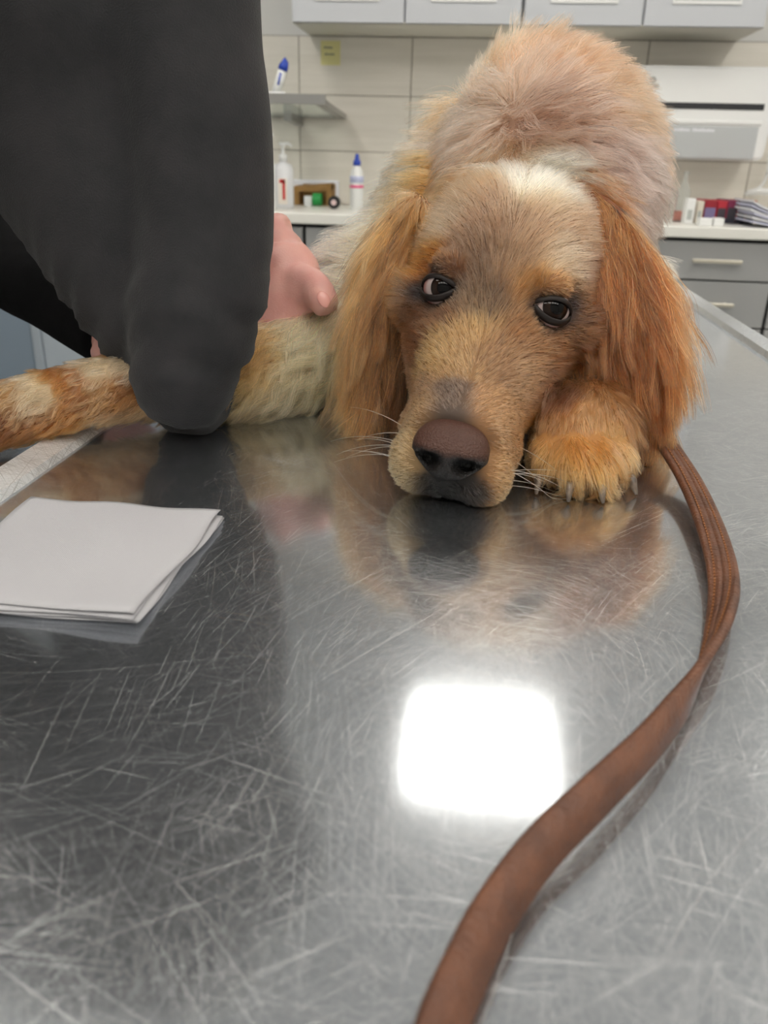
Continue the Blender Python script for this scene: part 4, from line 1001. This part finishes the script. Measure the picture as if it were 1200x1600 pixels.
# ================================================================== lead
LP = [onz(1000, 622, TZ+.040), onz(1031, 676, TZ+.024), onz(1075, 745, TZ+.012), onz(1109, 820, TZ+.009), onz(1130, 900, TZ+.009), onz(1122, 980, TZ+.010), onz(1088, 1060, TZ+.011),
      onz(1022, 1150, TZ+.013), onz(932, 1240, TZ+.013), onz(842, 1330, TZ+.011), onz(770, 1430, TZ+.010), onz(720, 1530, TZ+.010), onz(684, 1620, TZ+.010), onz(650, 1760, TZ+.010), onz(640, 1900, TZ+.010)]
Q = spline(LP, 190); TT = norm(np.gradient(Q, axis=0))
ROLLS = np.interp(np.linspace(0, 1, 190), [0, .20, .27, .33, .40, .47, .60, .75, 1], [10, 2, -15, -42, -74, -108, -128, -135, -135])
prof = [(-.0066, -.0018), (-.0068, 0), (-.0064, .0016), (-.0050, .0021), (-.0036, .0013), (-.0022, .0021), (-.0004, .0022), (.0, .0012), (.0004, .0022), (.0022, .0021), (.0036, .0013), (.0050, .0021), (.0064, .0016), (.0068, 0), (.0066, -.0018)]
lead = thing('leash', tuple(onz(1022, 1150, TZ)), 'brown stitched leather lead curving over the steel table toward the viewer', 'lead')
V_ = []; F_ = []; npf = len(prof); frames = []
for i in range(len(Q)):
    s0 = np.cross(TT[i], (0, 0, 1)); s0 /= np.linalg.norm(s0); u0 = np.cross(s0, TT[i]); a = math.radians(ROLLS[i])
    s1 = s0*math.cos(a) + u0*math.sin(a); u1 = u0*math.cos(a) - s0*math.sin(a); frames.append((s1, u1))
    sc = float(np.interp(i/len(Q), [0, .2, .45, 1], [1.2, 1.12, .98, .96]))
    for x, z in prof: V_.append(Q[i] + s1*x*sc + u1*z)
for i in range(len(Q)-1):
    for q in range(npf): F_.append((i*npf+q, (i+1)*npf+q, (i+1)*npf+(q+1) % npf, i*npf+(q+1) % npf))
F_.append(tuple(range(npf))); F_.append(tuple(reversed([(len(Q)-1)*npf+q for q in range(npf)])))
V_ = np.array(V_); V_[:, 2] = np.maximum(V_[:, 2], TZ+.0008)
M['leather'] = noise_mat('brown_leather', rgb(78, 46, 30), rgb(102, 62, 40), 60, 0.5, 0.6, bscale=500)
from_arrays('strap', V_, F_, M['leather'], lead, True, True)
bm = bmesh.new(); seg = np.linalg.norm(np.diff(Q, axis=0), axis=1); cum = np.concatenate([[0], np.cumsum(seg)])
for row in (-.0036, .0036):
    s_ = 0.002
    while s_ < cum[-1]-.004:
        i = min(int(np.searchsorted(cum, s_)), len(Q)-2); s1, u1 = frames[i]; j = min(i+1, len(Q)-1)
        f = (s_-cum[i-1])/max(cum[i]-cum[i-1], 1e-6) if i else 0; c = Q[max(i-1, 0)]*(1-f)+Q[i]*f + s1*row + u1*.0017
        t1 = TT[i]; vs = []
        for dz in (0, .0005):
            for a_, b_ in ((-.0011, -.0004), (.0011, -.0004), (.0011, .0004), (-.0011, .0004)): vs.append(bm.verts.new(tuple(c + t1*a_ + s1*b_ + u1*dz)))
        bm.faces.new(vs[4:]); 
        for q in range(4): bm.faces.new((vs[q], vs[(q+1) % 4], vs[4+(q+1) % 4], vs[4+q]))
        s_ += .0034
o = from_bm('stitching', bm, mat('thread_brown', rgb(128, 80, 42), 0.7), lead, False, True); o['kind'] = 'stuff'

# ================================================================== folded gauze
M['gauze'] = mat('gauze_cotton', rgb(172, 171, 175), 0.9); k = N(M['gauze'])
tc = k.n('ShaderNodeTexCoord'); sp = k.n('ShaderNodeSeparateXYZ'); k.l(tc.outputs['Object'], sp.inputs[0])
wx = k.math('SINE', k.math('MULTIPLY', sp.outputs[0], 6283/1.1)); wy = k.math('SINE', k.math('MULTIPLY', sp.outputs[1], 6283/1.1))
bp = k.n('ShaderNodeBump', i_Strength=0.5, i_Distance=0.0004); k.l(k.math('MULTIPLY', wx, wy), bp.inputs['Height']); k.l(bp.outputs[0], k.b.inputs['Normal'])
gz = thing('gauze_pad', (-.19, .343, TZ), 'folded white gauze pad lying on the left of the steel table', 'gauze')
for L_ in range(4):
    nx = ny = 26; Vg = []; Fg = []; th = .0016; z0 = .0004+L_*.0017; sh = (.0012*math.sin(L_*2.1), .0012*math.cos(L_*1.7))
    for lay in (0, 1):
        for a in range(nx+1):
            for b in range(ny+1):
                u, v = a/nx, b/ny
                x = -.245 + (.112-.004*(1-v))*u + sh[0] + .0012*math.sin(9*v+L_) - .19*0; y = .286 + .115*v + sh[1] + .0010*math.sin(8*u+L_*1.3)
                ed = min(u, 1-u, v, 1-v)
                wave = .0022*L_/3*(math.sin(7*u+1.0)*math.cos(5*v) + .5*math.sin(13*u*v+2))*0.6
                rnd_ = -.0006*max(0, 1-ed/.03)**2*(1 if lay else -1)
                Vg.append((x+.19, y-.343, max(z0 + lay*th + wave*(1 if ed > .02 else .8) + rnd_ + .0018*(v < .06)*0, .0003*(1+L_))))
    st = (nx+1)*(ny+1)
    for a in range(nx):
        for b in range(ny):
            q = a*(ny+1)+b; Fg.append((q, q+1, q+ny+2, q+ny+1)); Fg.append((st+q, st+q+ny+1, st+q+ny+2, st+q+1))
    ring = [a*(ny+1) for a in range(nx+1)] + [nx*(ny+1)+b for b in range(1, ny+1)] + [a*(ny+1)+ny for a in range(nx-1, -1, -1)] + [b for b in range(ny-1, 0, -1)]
    for q in range(len(ring)): r0, r1 = ring[q], ring[(q+1) % len(ring)]; Fg.append((r0, r1, st+r1, st+r0))
    from_arrays('ply', Vg, Fg, M['gauze'], gz, True)

# ================================================================== people
M['fleece'] = noise_mat('dark_grey_fleece', rgb(42, 42, 44), rgb(50, 49, 51), 30, 0.95, 0.35, bscale=900, spec=0.15)
M['fleece'].node_tree.nodes['Principled BSDF'].inputs['Sheen Weight'].default_value = 0.08
M['black_cloth'] = noise_mat('black_cotton', rgb(13, 13, 15), rgb(17, 17, 19), 40, 0.95, 0.2, bscale=800, spec=0.1)
M['denim'] = mat('dark_trousers', rgb(40, 44, 56), 0.9)
m = noise_mat('skin', rgb(206, 150, 142), rgb(214, 162, 152), 40, 0.45, 0.15, bscale=700)
m.node_tree.nodes['Principled BSDF'].inputs['Subsurface Weight'].default_value = 0.25
m.node_tree.nodes['Principled BSDF'].inputs['Subsurface Radius'].default_value = (0.008, 0.003, 0.002)
M['skin'] = m
M['hair_brown'] = noise_mat('brown_hair', rgb(50, 36, 28), rgb(70, 50, 38), 60, 0.5, 0.6, stretch=(8, 8, 1))
def head_pieces(c, fwd):
    c = np.array(c); f = np.array(fwd, float); f /= np.linalg.norm(f); s = np.cross(f, (0, 0, 1)); s /= np.linalg.norm(s); u = np.cross(s, f)
    q = lambda a, b, d: c + s*a + f*b + u*d
    return [ball(q(0, -.01, .03), (.076, .085, .088)), ball(q(0, .03, -.04), (.055, .055, .068)), ball(q(0, .095, -.01), (.013, .02, .022)), ball(q(.03, .075, .035), (.022, .014, .012)), ball(q(-.03, .075, .035), (.022, .014, .012)),
            ball(q(0, .078, -.052), (.024, .014, .012)), ball(q(.077, -.01, .0), (.010, .022, .032)), ball(q(-.077, -.01, .0), (.010, .022, .032))]
# --- person in the grey fleece, bending in from the left, elbow on the table
p1 = thing('person', (-.66, .50, 0), 'person in dark grey fleece bending over the dog, elbow on table', 'person')
armp = [at(279, 654, .535), at(286, 608, .535), at(294, 552, .535), at(312, 458, .54), at(319, 355, .55), at(312, 200, .555), at(290, 50, .56), at(270, -150, .575)]
SH = L3(-.20, .61, .50)
armp.append(SH); armr = [.0265, .0345, .041, .046, .048, .050, .052, .060, .085]
OH0 = np.array([-.47, .92, TZ+.20])
hem = [at(236, 578, .560), at(205, 470, .562), at(155, 322, .57), at(95, 165, .58), at(60, 0, .59), at(20, -170, .61), L3(-.36, .64, .46)]
fl = [limb(armp, armr, 32), limb([at(281, 648, .54), at(325, 600, .585), at(388, 548, .63)], [.026, .030, .030], 24),
      limb(hem, [(.020, .020), (.035, .043), (.045, .072), (.05, .094), (.05, .092), (.06, .085), (.09, .10)], 28),
      limb([SH+np.array([.02, .0, .04]), SH+np.array([-.10, -.01, .02]), L3(-.50, .54, .30), L3(-.70, .50, .02)], [(.09, .08), (.14, .13), (.15, .13), (.16, .14)], 28),
      limb([SH+np.array([-.04, .05, .0]), SH+np.array([-.12, .20, -.02]), L3(-.42, .83, .33), OH0], [.09, .075, .06, .05], 20)]
fle = union('fleece_top', fl, .006, 8, M['fleece'], p1)
Vf, Nf, Tf = mesh_np(fle)
e0 = at(290, 640, .53)
zz = Vf[:, 2]-TZ; amp = np.exp(-((zz-.07)/.05)**2)*(Vf[:, 1] < .62)*(Vf[:, 0] > -.4)
ph = (zz + 0.9*(Vf[:, 0]-e0[0])**2*18 - .35*(Vf[:, 0]-e0[0]))*330
Vf += Nf*(amp*(.0010*np.sin(ph*.8)+.0020*np.sin(ph*.35+1+Vf[:, 0]*60)))[:, None]
big = smooth_noise(Vf, 22, 77); Vf += Nf*(.004*big*np.clip(zz/.12, 0, 1))[:, None]
Vf[:, 2] = np.maximum(Vf[:, 2], np.where(Vf[:, 0] > -.4, TZ+.001, 0)); fle.data.vertices.foreach_set('co', Vf.ravel()); fle.data.update()
HC = SH + np.array([-.12, .22, .24])
W0 = at(388, 548, .63)
hand = [limb([SH+np.array([-.04, .06, .05]), SH+np.array([-.09, .14, .12]), HC], [.06, .055, .06], 18),
        limb([at(330, 605, .585), W0, at(412, 522, .64)], [(.026, .020), (.027, .021), (.03, .022)], 20),
        limb([at(405, 530, .638), at(432, 470, .652), at(442, 420, .66), at(436, 385, .665)], [(.028, .024), (.034, .026), (.031, .022), (.022, .018)], 24),
        limb([at(430, 512, .64), at(462, 472, .642), at(484, 450, .634)], [.022, .021, .015], 18)]
hand += head_pieces(HC, (0.8, .1, -.6))
PEL = np.array([-.70, .50, TZ+.04])
hand += [limb([SH+np.array([-.04, .06, .05]), SH+np.array([-.16, .06, .03]), np.array([-.52, .53, TZ+.28]), PEL], [.055, .08, .09, .08], 18),
         limb([SH+np.array([-.04, .06, .05]), SH, armp[6], armp[4], armp[2], at(330, 605, .585)], [.055, .05, .045, .035, .024, .022], 16),
         limb([SH+np.array([-.04, .06, .05]), SH+np.array([-.12, .20, -.02]), np.array([-.42, .83, TZ+.33]), OH0], [.055, .04, .035, .026], 16)]
# fingers wrap away behind the dog's shoulder
for a_, b_, c_, d_ in (((430, 380), (430, 354), (440, 352), (446, 372)), ((440, 398), (447, 380), (458, 384), (468, 404)), ((452, 420), (462, 402), (472, 408), (484, 428)), ((462, 440), (474, 424), (484, 430), (494, 446))):
    hand.append(limb([at(*a_, .665), at(*b_, .678), at(*c_, .705), at(*d_, .73)], [.0105, .010, .009, .0075], 14))
thumb = [at(470, 440, .640), at(490, 446, .630), at(503, 466, .622), at(514, 487, .617)]
hand.append(limb(thumb, [.0145, .0125, .0125, .0098], 18))
# other hand steadying the dog from behind
OH = OH0
hand.append(limb([OH, OH+np.array([.05, .04, -.02]), OH+np.array([.13, .05, -.04])], [.026, .024, .030], 18))
for i in range(4): hand.append(limb([OH+np.array([.13, .02+.02*i, -.035]), OH+np.array([.17, .02+.022*i, -.03]), OH+np.array([.205, .02+.022*i, -.05])], [.010, .0095, .008], 12))
hand.append(limb([OH+np.array([.10, .01, -.03]), OH+np.array([.13, -.02, -.03]), OH+np.array([.16, -.03, -.04])], [.013, .011, .009], 12))
bd = union('body', hand, .0035, 4, M['skin'], p1)
Vb, Nb, Tb = mesh_np(bd)
bvb = BVHTree.FromPolygons([tuple(v) for v in Vb], [tuple(t) for t in Tb])
h_ = bvb.ray_cast(Vector(CAM), Vector(ray(506, 468)))
if h_[0] is not None:
    c = np.array(h_[0]); nn = np.array(h_[1]); ax = at(515, 486, .617)-at(500, 460, .623); ax /= np.linalg.norm(ax); ax = ax-nn*(ax@nn); ax /= np.linalg.norm(ax); sd = np.cross(ax, nn)
    bv, bf = ball((0, 0, 0), (.0046, .0068, .0012), 10); bv = c + np.outer(bv[:, 0], sd) + np.outer(bv[:, 1], ax) + np.outer(bv[:, 2], nn)
    from_arrays('thumbnail', bv, bf, mat('nail', rgb(222, 160, 150), 0.25), p1, True, True)
bv, bf = ball(HC+np.array([-.03, 0, .045]), (.088, .09, .085)); from_arrays('hair', bv, bf, M['hair_brown'], p1, True, True)
union('trousers', [limb([np.array([-.70, .42, TZ+.06]), np.array([-.70, .42, .45]), np.array([-.70, .42, .06])], [.11, .085, .065], 20), limb([np.array([-.70, .60, TZ+.06]), np.array([-.72, .62, .45]), np.array([-.74, .62, .06])], [.11, .085, .065], 20)], .012, 4, M['denim'], p1)
for y in (.42, .62):
    bv, bf = ball((-.67, y, .04), (.13, .048, .04)); from_arrays('shoe', bv, bf, M['black'], p1, True, True)

# --- person in the black sleeve, arm reaching in behind the fleece
p2 = thing('person', (-1.0, 1.15, 0), 'person in black long sleeve reaching in from the left to the leg', 'person')
B0 = at(184, 532, .650); B1 = at(90, 468, .76); B2 = at(-40, 372, .88); S2 = np.array([-.86, 1.05, TZ+.42])
union('black_top', [limb([B0, B1, B2, (B2+S2)/2+np.array([-.03, .02, .02]), S2], [.028, .035, .044, .050, .065], 24),
                    limb([np.array([-1.0, 1.15, TZ+.02]), np.array([-1.0, 1.15, TZ+.25]), np.array([-.97, 1.15, TZ+.44]), np.array([-.96, 1.15, TZ+.54])], [(.15, .12), (.17, .13), (.18, .12), (.07, .07)], 28),
                    limb([S2+np.array([-.1, .1, .0]), np.array([-1.0, 1.38, TZ+.42]), np.array([-1.0, 1.42, TZ+.15]), np.array([-.95, 1.36, TZ-.08])], [.06, .065, .05, .04], 20)], .008, 6, M['black_cloth'], p2)
h2 = [limb([B1, B0, at(196, 545, .63)], [(.022, .02), (.022, .019), (.026, .02)], 18), limb([at(190, 540, .62), at(225, 562, .60)], [(.030, .018), (.034, .016)], 18),
      limb([np.array([-.96, 1.15, TZ+.52]), np.array([-.94, 1.14, TZ+.66])], [.055, .055], 18)] + head_pieces((-.93, 1.13, TZ+.72), (.9, -.3, -.3))
NK = np.array([-.96, 1.15, TZ+.50])
h2 += [limb([NK, np.array([-.97, 1.15, TZ+.44]), np.array([-1.0, 1.15, TZ+.25]), np.array([-1.0, 1.15, TZ+.04])], [.05, .08, .09, .09], 18),
       limb([NK+np.array([0, 0, -.04]), S2, (B2+S2)/2+np.array([-.03, .02, .02]), B2, B1], [.05, .04, .034, .03, .022], 16),
       limb([NK+np.array([0, 0, -.05]), S2+np.array([-.1, .1, 0]), np.array([-1.0, 1.38, TZ+.42]), np.array([-1.0, 1.42, TZ+.15]), np.array([-.95, 1.36, TZ-.08])], [.05, .04, .04, .034, .026], 16)]
for i in range(4):
    a_ = at(222+6*i, 548+9*i, .60); h2.append(limb([a_, a_+np.array([.026, -.012, .002]), a_+np.array([.045, -.02, -.014])], [.0095, .009, .0075], 12))
h2.append(limb([at(200, 560, .60), at(222, 588, .575), at(240, 600, .57)], [.013, .011, .009], 12))
h2.append(limb([np.array([-.95, 1.36, TZ-.06]), np.array([-.92, 1.34, TZ-.16]), np.array([-.91, 1.33, TZ-.24])], [.028, .034, .02], 14))
union('body', h2, .0045, 4, M['skin'], p2)
bv, bf = ball((-.955, 1.135, TZ+.775), (.088, .09, .085)); from_arrays('hair', bv, bf, M['black'], p2, True, True)
union('trousers', [limb([np.array([-1.0, 1.06, TZ+.06]), np.array([-1.0, 1.06, .45]), np.array([-1.0, 1.06, .06])], [.11, .085, .065], 20), limb([np.array([-1.0, 1.24, TZ+.06]), np.array([-1.0, 1.25, .45]), np.array([-1.02, 1.25, .06])], [.11, .085, .065], 20)], .012, 4, M['denim'], p2)
for y in (1.06, 1.25):
    bv, bf = ball((-.96, y, .04), (.13, .048, .04)); from_arrays('shoe', bv, bf, M['black'], p2, True, True)
